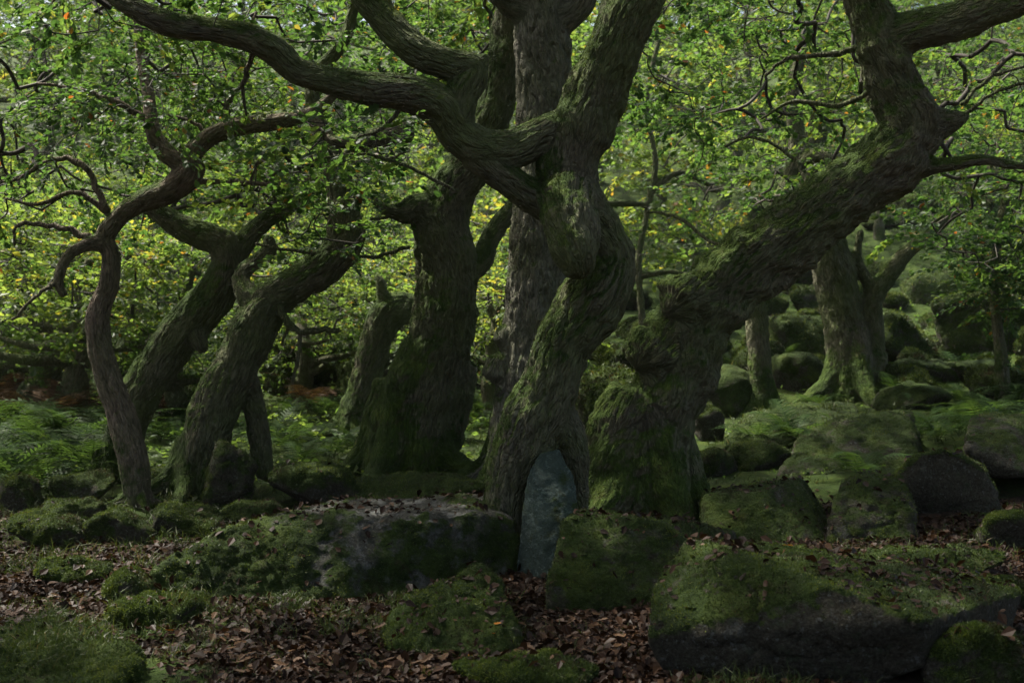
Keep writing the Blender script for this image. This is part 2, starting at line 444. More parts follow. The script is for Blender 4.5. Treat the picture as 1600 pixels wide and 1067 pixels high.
def blob(px, pyb, wpx, hpx, label, depth=0.8, seed=0, name="boulder", flat=0.3, voxel=None, **kw):
    Y = hit(px, pyb); b = P(px, pyb, Y); W = wpx / FPX * Y; H = hpx / FPX * Y; D = W * depth
    r = np.random.default_rng(100 + seed)
    n = 13 if kw.get('group') else 18; d = r.normal(size=(n, 3)); d /= np.linalg.norm(d, axis=1)[:, None]
    d = np.sign(d) * np.abs(d) ** 0.8
    d *= r.uniform(0.9, 1.12, (n, 1))
    pts = d * [W / 2 * 1.02, D / 2, H * 0.66]
    pts[:, 2] += H * 0.36
    top = H * (1 - flat * 0.25); pts[:, 2] = np.minimum(pts[:, 2], top + 0.15 * (pts[:, 0]) * r.uniform(-1, 1))
    pts = pts + [b[0], b[1] + D * 0.42, b[2]]
    pts[:, 2] = np.maximum(pts[:, 2], b[2] - 0.25)
    if voxel is None: voxel = max(0.02, min(0.09, Y * 0.0028))
    return finish_rock(pts, name, label, voxel=voxel, seed=seed, **kw)

# long lichen-crusted boulder under the twisted oak
def bare_long(V, N):
    px = V[:, 0] / V[:, 1] * FPX + 800
    n = fbm(V * 2.2 + 4, 4)
    return 0.95 * sstep(400, 560, px + 260 * n) * sstep(0.55, 1.05, N[:, 2] + 1.2 * fbm(V * 3.4 + 7, 4)) - 0.35 * (1 - sstep(380, 480, px + 120 * n)) 
finish_rock(hull_px([(232, 952, 6.45), (243, 886, 6.55), (328, 836, 6.78), (440, 808, 7.0), (570, 800, 7.05), (720, 797, 7.15), (800, 812, 7.3), (818, 890, 7.3),
    (815, 925, 7.25), (700, 950, 6.95), (560, 962, 6.8), (400, 985, 6.45), (300, 985, 6.4), (236, 970, 6.4), (400, 820, 7.5), (520, 788, 7.8), (620, 777, 7.95), (740, 774, 8.0), (800, 786, 8.0), (300, 870, 7.7), (280, 950, 7.8), (790, 950, 8.2)]),
    "boulder", "long low boulder with mossy end and grey lichen crust on its top", voxel=0.016, sm=12, lump=0.04, moss=0.60, fuzz=14000, seed=1, bare=bare_long, up=0.25, mat=M_ROCK_LICHEN, crack=0.0)
# square green block
finish_rock(hull_px([(856, 975, 6.35), (858, 905, 6.42), (884, 812, 6.75), (918, 802, 6.85), (1035, 818, 6.75), (1075, 850, 6.7), (1060, 985, 6.35), (950, 985, 6.3),
    (905, 800, 7.3), (1050, 812, 7.4), (1150, 832, 7.4), (1160, 930, 7.5), (880, 930, 7.4)]),
    "boulder", "square upright block evenly coated in thin green moss beside the standing stone", voxel=0.016, sm=3, lump=0.026, moss=0.58, fuzz=9000, seed=2, up=0.25)
# big dark foreground boulder with leaf strewn top
def bare_dark(V, N):
    return 0.28 * sstep(0.6, 0.2, N[:, 2])
finish_rock(hull_px([(1012, 1000, 5.15), (1022, 925, 5.35), (1072, 848, 5.75), (1165, 872, 5.30), (1300, 918, 5.0), (1440, 975, 4.85), (1445, 1045, 4.95), (1330, 1085, 5.1), (1160, 1090, 5.25), (1045, 1065, 5.2),
    (1110, 846, 6.35), (1260, 856, 6.45), (1420, 880, 6.4), (1560, 902, 6.2), (1600, 925, 5.8), (1580, 990, 5.6), (1060, 960, 6.3)]),
    "boulder", "large dark angular boulder with dead leaves strewn over its sloping mossy top", voxel=0.015, sm=1, lump=0.022, crack=0.8, moss=0.42, fuzz=16000, seed=3, bare=bare_dark, up=0.55)
# pale standing stone between the legs of the oak
finish_rock(hull_px([(806, 905, 7.25), (816, 800, 7.3), (824, 735, 7.34), (842, 706, 7.36), (874, 700, 7.38), (897, 740, 7.32), (905, 820, 7.28), (915, 905, 7.2), (855, 912, 7.08), (848, 735, 7.6), (885, 760, 7.6), (830, 895, 7.55), (905, 895, 7.55)]),
    "standing_stone", "pale blue grey upright stone wedged under the split oak trunk", voxel=0.012, sm=2, lump=0.015, moss=0.3, mat=M_ROCK_BARE, seed=4, cat="stone", up=0.3)
# slab behind the leaning oak, right
finish_rock(hull_px([(1095, 850, 8.1), (1100, 775, 8.3), (1180, 768, 8.2), (1250, 752, 8.5), (1290, 850, 8.0), (1240, 870, 7.9), (1120, 870, 7.9), (1110, 768, 9.0), (1250, 748, 9.2), (1300, 830, 9.0)]),
    "boulder", "flat faced mossy slab against the foot of the leaning oak", voxel=0.022, sm=5, lump=0.025, moss=0.62, fuzz=7000, seed=5, up=0.3)
finish_rock(hull_px([(1290, 880, 7.9), (1300, 770, 8.2), (1345, 738, 8.5), (1400, 745, 8.4), (1430, 800, 8.1), (1430, 880, 7.9), (1320, 760, 9.0), (1420, 770, 9.0), (1430, 870, 9)]),
    "boulder", "dark rounded boulder wedged between a mossy slab and a shadowed dome", voxel=0.022, sm=8, lump=0.04, moss=0.42, fuzz=5000, seed=6, up=0.5)
def bare_dome(V, N): return 0.7 * sstep(0.6, 0.2, N[:, 2])
finish_rock(hull_px([(1385, 860, 8.75), (1388, 765, 8.5), (1440, 708, 8.5), (1480, 703, 8.5), (1540, 738, 8.5), (1562, 790, 8.5), (1560, 860, 8.7), (1470, 875, 8.75), (1400, 740, 9.6), (1530, 720, 9.6), (1560, 860, 9.4), (1400, 860, 9.4)]),
    "boulder", "domed boulder with bright moss cap over a black shadowed face", voxel=0.022, sm=9, lump=0.03, moss=0.5, fuzz=8000, seed=7, bare=bare_dome, up=0.5)
finish_rock(hull_px([(1505, 700, 9.0), (1520, 655, 9.5), (1600, 648, 9.5), (1680, 660, 9.4), (1690, 740, 9.0), (1600, 745, 8.9), (1540, 745, 9.0), (1530, 650, 10.3), (1680, 655, 10.3), (1690, 740, 10.2), (1530, 740, 10.1)]),
    "boulder", "blocky grey green boulder overhanging a dark hollow on the slope", voxel=0.024, sm=5, lump=0.025, moss=0.42, fuzz=4000, seed=8, up=0.35)
finish_rock(hull_px([(1205, 760, 9.9), (1250, 690, 10.6), (1340, 655, 11.0), (1400, 640, 11.1), (1432, 665, 10.9), (1432, 720, 10.2), (1380, 770, 9.9), (1260, 670, 11.7), (1420, 645, 11.9), (1440, 740, 11.6), (1220, 740, 11.5)]),
    "boulder", "broad tilted slab with pale lichen streaks through thick moss", voxel=0.028, sm=6, lump=0.04, moss=0.48, fuzz=7000, seed=9, up=0.3)
finish_rock(hull_px([(1130, 700, 11.2), (1150, 665, 12.0), (1230, 642, 12.6), (1335, 634, 12.8), (1350, 660, 12.2), (1330, 700, 11.4), (1180, 640, 13.3), (1330, 632, 13.5), (1340, 700, 13.2), (1140, 700, 13)]),
    "boulder", "long flat rock with bright yellow green moss top below two stems", voxel=0.03, sm=6, lump=0.04, moss=0.75, fuzz=5000, seed=10, up=0.3)
finish_rock(hull_px([(596, 1000, 5.75), (640, 938, 6.0), (705, 908, 6.05), (748, 892, 6.05), (782, 905, 6.0), (784, 950, 5.8), (806, 1005, 5.6), (770, 1030, 5.4), (680, 1030, 5.4), (610, 1020, 5.5), (640, 950, 6.4), (770, 915, 6.4), (800, 990, 6.3), (600, 985, 6.3)]),
    "boulder", "hummocky moss covered stone fringed with grass before the long boulder", voxel=0.016, sm=10, lump=0.06, moss=0.72, fuzz=9000, seed=11, up=0.3)
finish_rock(hull_px([(0, 1000, 5.4), (60, 965, 5.6), (130, 972, 5.55), (190, 1000, 5.4), (215, 1050, 5.1), (170, 1090, 4.85), (60, 1090, 4.85), (-30, 1080, 4.9), (-20, 1000, 5.9), (180, 1000, 5.9), (80, 962, 5.9)]),
    "boulder", "grassy moss mound beside the dead leaves", voxel=0.016, sm=12, lump=0.06, moss=0.7, fuzz=8000, seed=13, up=0.3)
BL = [
    (820, 1085, 235, 42, "low bright moss cushion rising through fallen leaves", dict(depth=0.7, seed=12, moss=0.95, fuzz=6000, sm=14, lump=0.03)),
    (240, 985, 170, 45, "flat mossy stone behind the grassy mound", dict(depth=0.8, seed=14, moss=0.75, fuzz=4000, sm=14, lump=0.04)),
    (195, 950, 95, 48, "small rock leaning at the mossy end of the long boulder", dict(depth=1.0, seed=15, moss=0.55, fuzz=2500, sm=8)),
    (98, 915, 108, 33, "flat moss topped stone alone among dead leaves", dict(depth=0.9, seed=16, moss=0.7, fuzz=2500, sm=10)),
    (480, 800, 165, 72, "rounded mossy boulder at the foot of the grassy bank", dict(depth=0.9, seed=17, moss=0.6, fuzz=4000, sm=10)),
    (640, 800, 290, 55, "mossy bank stone running behind the long boulder", dict(depth=0.5, seed=18, moss=0.6, fuzz=4000, sm=12)),
    (352, 795, 85, 105, "dark upright rock between two leaning trunks", dict(depth=0.9, seed=44, moss=0.5, fuzz=1500, sm=2, lump=0.05, crack=0.9, flat=0.0)),
    (1535, 1085, 170, 100, "moss draped stone below the leaf strewn boulder", dict(depth=0.8, seed=20, moss=0.55, fuzz=6000, sm=10)),
    (1500, 985, 170, 55, "low moss ledge behind the leaf strewn boulder", dict(depth=0.8, seed=21, moss=0.65, fuzz=4000, sm=12)),
    (1592, 955, 80, 48, "small round mossy stone past the end of the leaf strewn boulder", dict(depth=0.9, seed=22, moss=0.7, fuzz=2500, sm=10)),
    (1588, 862, 95, 62, "rounded dark green rock below the domed boulder", dict(depth=0.9, seed=23, moss=0.6, fuzz=2500, sm=10)),
    (1480, 905, 260, 40, "long mossy ledge with brown leaves under the domed boulder", dict(depth=0.6, seed=24, moss=0.6, fuzz=4000, sm=10)),
    (1110, 690, 55, 62, "small square stone with moss cap beside the leaning oak", dict(depth=1.0, seed=25, moss=0.45, fuzz=1500, sm=4, up=0.7)),
    (1140, 652, 95, 88, "tall mossy boulder behind the small square stone", dict(depth=0.9, seed=26, moss=0.75, sm=8)),
    (1248, 615, 100, 72, "round cushion of moss over a boulder between the stems", dict(depth=0.9, seed=27, moss=0.75, sm=8)),
    (1115, 745, 90, 45, "shadowed mossy stone at the heel of the leaning oak", dict(depth=0.8, seed=28, moss=0.55, fuzz=1500, sm=9)),
    (1190, 735, 120, 45, "sunken mossy rocks on the slope above the slab", dict(depth=0.7, seed=29, moss=0.65, fuzz=2500, sm=9)),
    (1430, 640, 140, 40, "flat mossy rock with a grey edge below the pair of stems", dict(depth=0.7, seed=30, moss=0.6, sm=7)),
    (1450, 605, 130, 45, "long hump of moss beside the pair of stems", dict(depth=0.7, seed=31, moss=0.7, sm=8)),
    (1535, 600, 120, 40, "mossy slope rock below the ivy clad sapling", dict(depth=0.7, seed=32, moss=0.65, sm=8)),
    (55, 855, 120, 40, "low humped stone with grass over it below the fern bed", dict(depth=0.9, seed=36, moss=0.6, fuzz=2500, sm=4, lump=0.05)),
    (175, 850, 130, 48, "rough mossy hump at the foot of the reddish trunk", dict(depth=0.9, seed=37, moss=0.6, fuzz=2500, sm=4, lump=0.05)),
    (285, 838, 110, 45, "mossy stone at the foot of the dark leaning oak", dict(depth=0.9, seed=38, moss=0.6, fuzz=2500, sm=4, lump=0.05)),
    (385, 822, 100, 32, "flat mossy stone below the dark upright rock", dict(depth=0.9, seed=39, moss=0.65, fuzz=2000, sm=4, lump=0.05)),
    (120, 790, 100, 48, "shadowed mossy rock behind the reddish trunk", dict(depth=0.9, seed=40, moss=0.55, fuzz=1500, sm=4, lump=0.05)),
    (255, 772, 70, 40, "small mossy rock between the reddish and the dark leaning trunks", dict(depth=0.9, seed=41, moss=0.6, fuzz=1500, sm=4, lump=0.05)),
    (20, 800, 75, 62, "dark mossy stone in the fern bed", dict(depth=0.9, seed=33, moss=0.5, fuzz=1500, sm=8)),
    (100, 815, 110, 35, "low mossy stone under the ferns", dict(depth=0.9, seed=34, moss=0.6, fuzz=1500, sm=8)),
    (960, 640, 80, 60, "mossy rock seen between the twisted and the leaning oak", dict(depth=0.9, seed=35, moss=0.7, sm=8)),
]
for (px, pyb, wp, hp, lab, kw) in BL: blob(px, pyb, wp, hp, lab, **kw)
r = np.random.default_rng(77); k = 0; placed = []
while k < 84:
    Y = r.uniform(14, 34) if k < 40 else r.uniform(12.5, 25); px = r.uniform(880, 1680) if r.random() < (0.72 if k < 40 else 1.1) else r.uniform(-60, 880)
    x = (px - 800) / FPX * Y
    if any((x - a) ** 2 + (Y - b) ** 2 < (1.6 if k < 40 else .8) for a, b in placed) or (k >= 40 and 1140 < px < 1420 and Y < 15.5): continue
    placed.append((x, Y)); z = g1(x, Y); W = r.uniform(0.7, 1.9) if k < 40 else r.uniform(.6, 1.4)
    pyb = 533.5 - (z - CAMH) / Y * FPX
    hr = r.uniform(0.4, 0.7)
    where = "behind the slim leaning oaks" if px < 560 else "behind the tall straight oak" if px < 900 else "between the twisted and the leaning oak" if px < 1150 else "behind the double stemmed oak" if px < 1400 else "up the slope above the ferns"
    lab = "%s %s mossy boulder %s%s" % ("small" if W < 1.0 else "broad" if W < 1.5 else "large", "flat" if hr < .5 else "rounded" if hr < .6 else "tall", "high " if Y > 24 else "low ", where)
    blob(px, pyb, W / Y * FPX, W * hr / Y * FPX, lab, depth=r.uniform(0.7, 1.1), seed=200 + k, moss=0.78, sm=2, lump=0.06, voxel=0.06, group="mossy boulders up the slope", fuzz=1900, fz=(0.015, 0.05, 0.010))
    k += 1

# ------------------------------------------------------------------ leaves, sprays, twigs
LEAF_OAK_V = np.array([[0, 0, 0], [.09, .12, .02], [.17, .28, .04], [.11, .38, .02], [.25, .55, .05], [.15, .66, .03], [.21, .80, .03], [.07, .95, 0], [0, 1, -.02],
                       [-.07, .95, 0], [-.21, .80, .03], [-.15, .66, .03], [-.25, .55, .05], [-.11, .38, .02], [-.17, .28, .04], [-.09, .12, .02], [0, .35, -.02], [0, .68, -.02]])
LEAF_OAK_T = np.array([[0, 1, 16], [1, 2, 16], [2, 3, 16], [3, 17, 16], [3, 4, 17], [4, 5, 17], [5, 6, 17], [6, 7, 17], [7, 8, 17], [8, 9, 17], [9, 10, 17], [10, 11, 17], [11, 12, 17], [12, 13, 17], [13, 16, 17], [13, 14, 16], [14, 15, 16], [15, 0, 16]])
LEAF_MID_V = np.array([[0, 0, 0], [.22, .34, .05], [.33, .70, .05], [0, 1, -.05], [-.33, .70, .05], [-.22, .34, .05]])
LEAF_MID_T = np.array([[0, 1, 2], [0, 2, 3], [0, 3, 4], [0, 4, 5]])
LEAF_FAR_V = np.array([[0, 0, 0], [.34, .58, .07], [0, 1, -.04], [-.34, .58, .07]])
LEAF_FAR_T = np.array([[0, 1, 2], [0, 2, 3]])

def norm(a): return a / (np.linalg.norm(a, axis=-1, keepdims=True) + 1e-9)

def leaves_mesh(name, pos, dirv, nrm, size, rnd, kind="mid"):
    LV, LT = {"oak": (LEAF_OAK_V, LEAF_OAK_T), "mid": (LEAF_MID_V, LEAF_MID_T), "far": (LEAF_FAR_V, LEAF_FAR_T)}[kind]
    d = norm(dirv); x = norm(np.cross(d, nrm)); z = np.cross(x, d)
    s = size[:, None, None]
    V = pos[:, None] + s * (LV[None, :, :1] * x[:, None] + LV[None, :, 1:2] * d[:, None] + LV[None, :, 2:] * z[:, None])
    n = len(pos); T = (LT[None] + (np.arange(n) * len(LV))[:, None, None]).reshape(-1, 3)
    me = mesh(name, V.reshape(-1, 3), T, smooth=False); fattr(me, "rnd", np.repeat(rnd, len(LV))); return me

def sprays(tips, dirs, m, Lsp, lsize, r, up=0.9):
    n = len(tips); d = norm(dirs * [1, 1, 0.45] + r.normal(0, .12, (n, 3)))
    u = norm(np.array([0, 0, 1.0]) + r.normal(0, .28, (n, 3)))
    s = norm(np.cross(d, u)); L = Lsp * r.uniform(0.6, 1.25, n)
    t = (np.arange(m) + 0.5) / m
    sg = np.where(np.arange(m) % 2, 1.0, -1.0)
    pos = tips[:, None] + d[:, None] * (t[None, :, None] * L[:, None, None]) + r.normal(0, .02, (n, m, 3))
    ang = r.uniform(0.4, 1.3, (n, m, 1)) * (1.15 - 0.8 * t[None, :, None])
    ld = d[:, None] * np.cos(ang) + s[:, None] * sg[None, :, None] * np.sin(ang) + r.normal(0, .22, (n, m, 3)) + [0, 0, -0.12]
    nr = u[:, None] + r.normal(0, .42, (n, m, 3))
    sz = lsize * r.uniform(0.5, 1.45, (n, m)) * r.uniform(.8, 1.2, (n, 1))
    tone = np.clip(r.normal(0.45, .10, (n, 1)) + 0.42 * perlin(tips * 0.75 + 13.1)[:, None] + r.normal(0, .14, (n, m)), 0, 0.92)
    odd = r.random((n, m)) < 0.02; tone = np.where(odd, r.uniform(0.95, 1, (n, m)), tone)
    return pos.reshape(-1, 3), ld.reshape(-1, 3), nr.reshape(-1, 3), sz.ravel(), tone.ravel(), (tips, tips + d * L[:, None])

def grow(skel, tips, r, wob=0.10, step=0.22):
    """connect every tip to the nearest wood already there; returns chains of points and radii and tip directions"""
    skel = np.asarray(skel); N = np.empty((len(skel) + len(tips) * 30, 3)); N[:len(skel)] = skel
    par = np.full(len(N), -1); n = len(skel)
    d0 = np.array([np.min(np.sum((skel - t) ** 2, 1)) for t in tips]); order = np.argsort(d0)
    chains = []; dirs = np.zeros((len(tips), 3))
    for i in order:
        t = tips[i]; dd = np.sum((N[:n] - t) ** 2, 1); j = int(np.argmin(dd)); dist = math.sqrt(dd[j])
        m = int(min(28, max(2, math.ceil(dist / step)))); s = np.linspace(0, 1, m + 1)[1:]
        a = N[j]; path = a + (t - a) * s[:, None]
        off = r.normal(0, wob, (m, 3)) * np.sin(s * np.pi)[:, None] * min(1.0, dist) + np.array([0, 0, 1]) * (np.sin(s * np.pi) * 0.10 * dist * r.uniform(-0.4, 1))[:, None]
        path = path + off; path[-1] = t
        idx = np.arange(n, n + m); N[n:n + m] = path; par[idx] = np.concatenate([[j], idx[:-1]]); n += m
        chains.append(np.concatenate([[j], idx]))
        v = path[-1] - (path[-2] if m > 1 else a); dirs[i] = v / (np.linalg.norm(v) + 1e-9)
    cnt = np.zeros(n)
    for c in reversed(chains):
        tot = 1.0
        for q in c[::-1][:-1]:
            cnt[q] += 1
    # propagate: nodes are in creation order, so walk back
    acc = np.zeros(n); acc[[c[-1] for c in chains]] = 1
    for q in range(n - 1, len(skel) - 1, -1):
        if par[q] >= 0: acc[par[q]] += acc[q]
    return N[:n], chains, acc, dirs

def twig_mesh(name, N, chains, acc, nsk, r0=0.0024, rmax=0.022, ends=None, origin=None):
    mb = MB(); rn = []
    for c in chains:
        C = N[c]; R = np.minimum(rmax, r0 * np.maximum(acc[c], 1) ** 0.5); R[0] = R[1]
        if R[0] > 0.006 and len(C) > 2: CR = spline(np.column_stack([C, R]), 3); C, R = CR[:, :3], np.maximum(CR[:, 3], r0 * .5)
        V, Q, _ = tube(C, R, 5 if R[0] > 0.015 else 4, cap=False); mb.add(V, Q); rn.append(np.full(len(V), random.random()))
    if ends is not None:
        for a, b in zip(*ends):
            V, Q, _ = tube(np.array([a, (a + b) / 2 + [0, 0, -.01], b]), [r0, r0 * 0.8, r0 * 0.4], 3, cap=False); mb.add(V, Q); rn.append(np.full(len(V), random.random()))
    V, f = mb.arrays()
    if origin is not None: V = V - origin
    me = mesh(name, V, f); fattr(me, "rnd", np.concatenate(rn)); return me

def region_tips(regs, r, clump=0.55, thr=-0.12):
    out = []
    for (x0, x1, y0, y1, Y0, Y1, n) in regs:
        got = 0; tries = 0
        while got < n and tries < 40:
            tries += 1
            Y = r.uniform(Y0, Y1, n); px = r.uniform(x0, x1, n); py = r.uniform(y0, y1, n)
            p = np.stack([(px - 800) / FPX * Y, Y, CAMH - (py - 533.5) / FPX * Y], 1)
            p = p[perlin(p * [1.1, 1.1, 1.9] + 31.7) > thr]
            p = p[p[:, 2] > gz(p[:, 0], p[:, 1]) + 0.4]
            p = p[:n - got]; out.append(p); got += len(p)
    return np.vstack(out)

# ------------------------------------------------------------------ the traced oaks
def limb3d(rows, Y):
    a = []
    for rr in rows:
        y = Y + (rr[3] if len(rr) > 3 else 0.0)
        a.append([*P(rr[0], rr[1], y), rr[2] * y / FPX])
    return np.array(a)

def oak(label, Y, limbs, regs=(), branches=(), voxel=0.018, bark=None, moss=0.15, mossdir=(-0.35, -0.1, 0.9), lumps=0.03, furrow=0.010, roots=5, leaf=None, lsize=0.055, m=30, seed=0, name="oak_tree", cat="tree", leafkind="mid", lowmoss=0.5, group=None, rootspread=2.0, fuzz=0):
    r = np.random.default_rng(500 + seed); mb = MB(); S = []; leaf = leaf or M_LEAF
    base = None; L3 = []
    for (nm, rows) in limbs:
        c = limb3d(rows, Y)
        if base is None:
            b = c[0].copy(); gzb = g1(b[0], b[1])
            ext = b.copy(); ext[2] = min(b[2], gzb) - 0.25; ext[3] *= 1.12
            c = np.vstack([ext, c]) if b[2] - ext[2] > 0.05 else c
            base = np.array([b[0], b[1], gzb])
        L3.append((nm, spline(c, 8)))
    if roots:
        b = L3[0][1][0]; R0 = limbs[0][1][0][2] * Y / FPX; r_ = random.Random(seed)
        for i in range(roots):
            a = 2 * math.pi * (i + r_.uniform(-.25, .25)) / roots; dx, dy = math.cos(a), math.sin(a); s = r_.uniform(0.8, 1.25) * rootspread
            def gp(f, dz): 
                x, y = base[0] + dx * R0 * f, base[1] + dy * R0 * f; return [x, y, g1(x, y) + dz]
            rows = [[*gp(0.3, R0 * 2.2), R0 * 0.42], [*gp(0.85, R0 * 0.75), R0 * 0.36], [*gp(1.3 * s / 2 + .35, R0 * 0.12), R0 * 0.26], [*gp(s * 1.15, -R0 * 0.25), R0 * 0.16]]
            L3.append(("trunk", spline(np.array(rows), 6)))
    for li, (nm, c) in enumerate(L3):
        C, R = c[:, :3], np.maximum(c[:, 3], voxel * 1.3)
        V, Q, T = tube(C, R, 18); mb.add(V, Q, T)
        Tn, Nn, Bn = frames(C); s = np.concatenate([[0], np.cumsum(np.linalg.norm(np.diff(C, axis=0), axis=1))])
        S.append((C, R, Tn, Nn, Bn, s + li * 7.3, np.full(len(C), li)))
    V, f = mb.arrays(); V, Q, T = remesh(V, f, voxel)
    V = smooth_v(V, Q, T, 5)
    SC = np.vstack([a[0] for a in S]).astype(np.float32); SR = np.concatenate([a[1] for a in S]); ST = np.vstack([a[2] for a in S]); SN = np.vstack([a[3] for a in S]); SB = np.vstack([a[4] for a in S]); SS = np.concatenate([a[5] for a in S]); SI = np.concatenate([a[6] for a in S])
    def nearest(V):
        idx = np.empty(len(V), int)
        for a in range(0, len(V), 4000):
            d = np.sqrt(np.maximum(0, ((V[a:a + 4000, None].astype(np.float32) - SC[None]) ** 2).sum(-1))) - SR[None] * 0.9
            k1 = d.argmin(1); idx[a:a + 4000] = k1; b1 = d[np.arange(len(d)), k1]
            b2 = np.where(SI[None] == SI[k1][:, None], 9.0, d).min(1); gap[a:a + 4000] = b2 - b1
        return idx
    gap = np.full(len(V), 9.0); idx = nearest(V)
    rel = V - SC[idx]; v = SS[idx] + (rel * ST[idx]).sum(1); th = np.arctan2((rel * SB[idx]).sum(1), (rel * SN[idx]).sum(1)) + v * 0.35
    rr = SR[idx]; q = np.stack([rr * np.cos(th), rr * np.sin(th), v], 1)
    N = normals(V, Q, T); so = seed * 11.3
    bigr = np.clip(rr / 0.2, 0.15, 1.4)
    d = lumps * bigr * (1.1 * fbm(V * 2.6 + so, 2) + 0.9 * fbm(V * 6.5 + so, 3))
    rid = 0.5 - 1.7 * np.exp(-(perlin(q * [14, 14, 3.3] + so + 0.35 * fbm(V * 7, 2)[:, None]) / 0.17) ** 2); rid2 = 0.4 - 1.2 * np.exp(-(perlin(q * [22, 22, 9] + so + 5) / 0.2) ** 2)
    d = d + furrow * np.clip(bigr, .3, 1) * (rid + 0.4 * rid2) * (0.12 + 0.88 * sstep(0.0, 0.07, gap))
    V = V + N * d[:, None]; N = normals(V, Q, T)
    md = np.array(mossdir) / np.linalg.norm(mossdir)
    hg = V[:, 2] - gz(V[:, 0], V[:, 1])
    mk = moss + 0.07 + 0.70 * np.clip(N @ md, -0.3, 1) + 0.50 * fbm(V * 2.1 + so, 4) + lowmoss * (1 - sstep(0.0, 1.1, hg))
    mk = np.clip(mk, 0, 1)
    V = V + N * (mk * 0.006)[:, None]
    N = normals(V, Q, T)
    root = empty(name, base); tag(root, label, cat, group)
    names = [a[0] for a in L3]; gi = []; seen = {}
    for i, nm in enumerate(names):            # all limbs called trunk share one part
        if nm == "trunk": gi.append(0)
        else: gi.append(i)
    gi = np.array(gi); vg = gi[SI[idx]]
    fg = np.concatenate([vg[Q[:, 0]], vg[T[:, 0]] if len(T) else np.zeros(0, int)])
    for g in np.unique(fg):
        fq = Q[fg[:len(Q)] == g]; ft = T[fg[len(Q):] == g] if len(T) else T
        used = np.unique(np.concatenate([fq.ravel(), ft.ravel()])); mp = np.full(len(V), -1); mp[used] = np.arange(len(used))
        me = mesh(names[g], V[used] - base, [mp[fq], mp[ft]])
        if len(me.vertices) == len(used):
            fattr(me, "moss", mk[used]); vattr(me, "q", q[used]); me.normals_split_custom_set_from_vertices([tuple(x) for x in N[used]])
        o = link(names[g], me, bark or M_BARK, root)
        if fuzz and g in (0,) or (fuzz and len(used) > 4000):
            tri = np.vstack([mp[fq][:, [0, 1, 2]], mp[fq][:, [0, 2, 3]]])
            moss_fuzz(o, V[used] - base, tri, mk[used], int(fuzz * len(used) / len(V)), L=(0.006, 0.014), wd=0.003)
    sk = [SC[::2].astype(float)]
    for rows in branches:
        c = spline(limb3d(rows, Y), 6); n_ = len(c)
        C = c[:, :3] + r.normal(0, .006, (n_, 3)) * (c[:, 3:] / 0.03 + .3); R = np.maximum(0.004, c[:, 3] * (1 + r.normal(0, .08, n_)))
        Vb, Qb, Tb = tube(C, R, 8); me = mesh("branch", Vb - base, [Qb, Tb])
        Nb = normals(Vb, Qb, Tb)
        fattr(me, "moss", np.clip(moss + 0.5 * Nb[:, 2] + .3 * fbm(Vb * 3, 2), 0, 1)); vattr(me, "q", Vb)
        link("branch", me, bark or M_BARK, root); sk.append(C)
    if regs:
        tips = region_tips(regs, r); skel = np.vstack(sk); skel = skel[skel[:, 2] > base[2] + 1.2]
        Nn, ch, acc, dirs = grow(skel, tips, r)
        p, ld, nr, sz, tone, ends = sprays(tips, dirs, m, 0.42, lsize, r)
        tw = link("twigs", twig_mesh("twigs", Nn, ch, acc, len(skel), ends=ends, origin=base), M_TWIG, root); tw["kind"] = "stuff"
        cr = link("crown", leaves_mesh("crown", p - base, ld, nr, sz, tone, leafkind), leaf, root); cr["kind"] = "stuff"
    return root

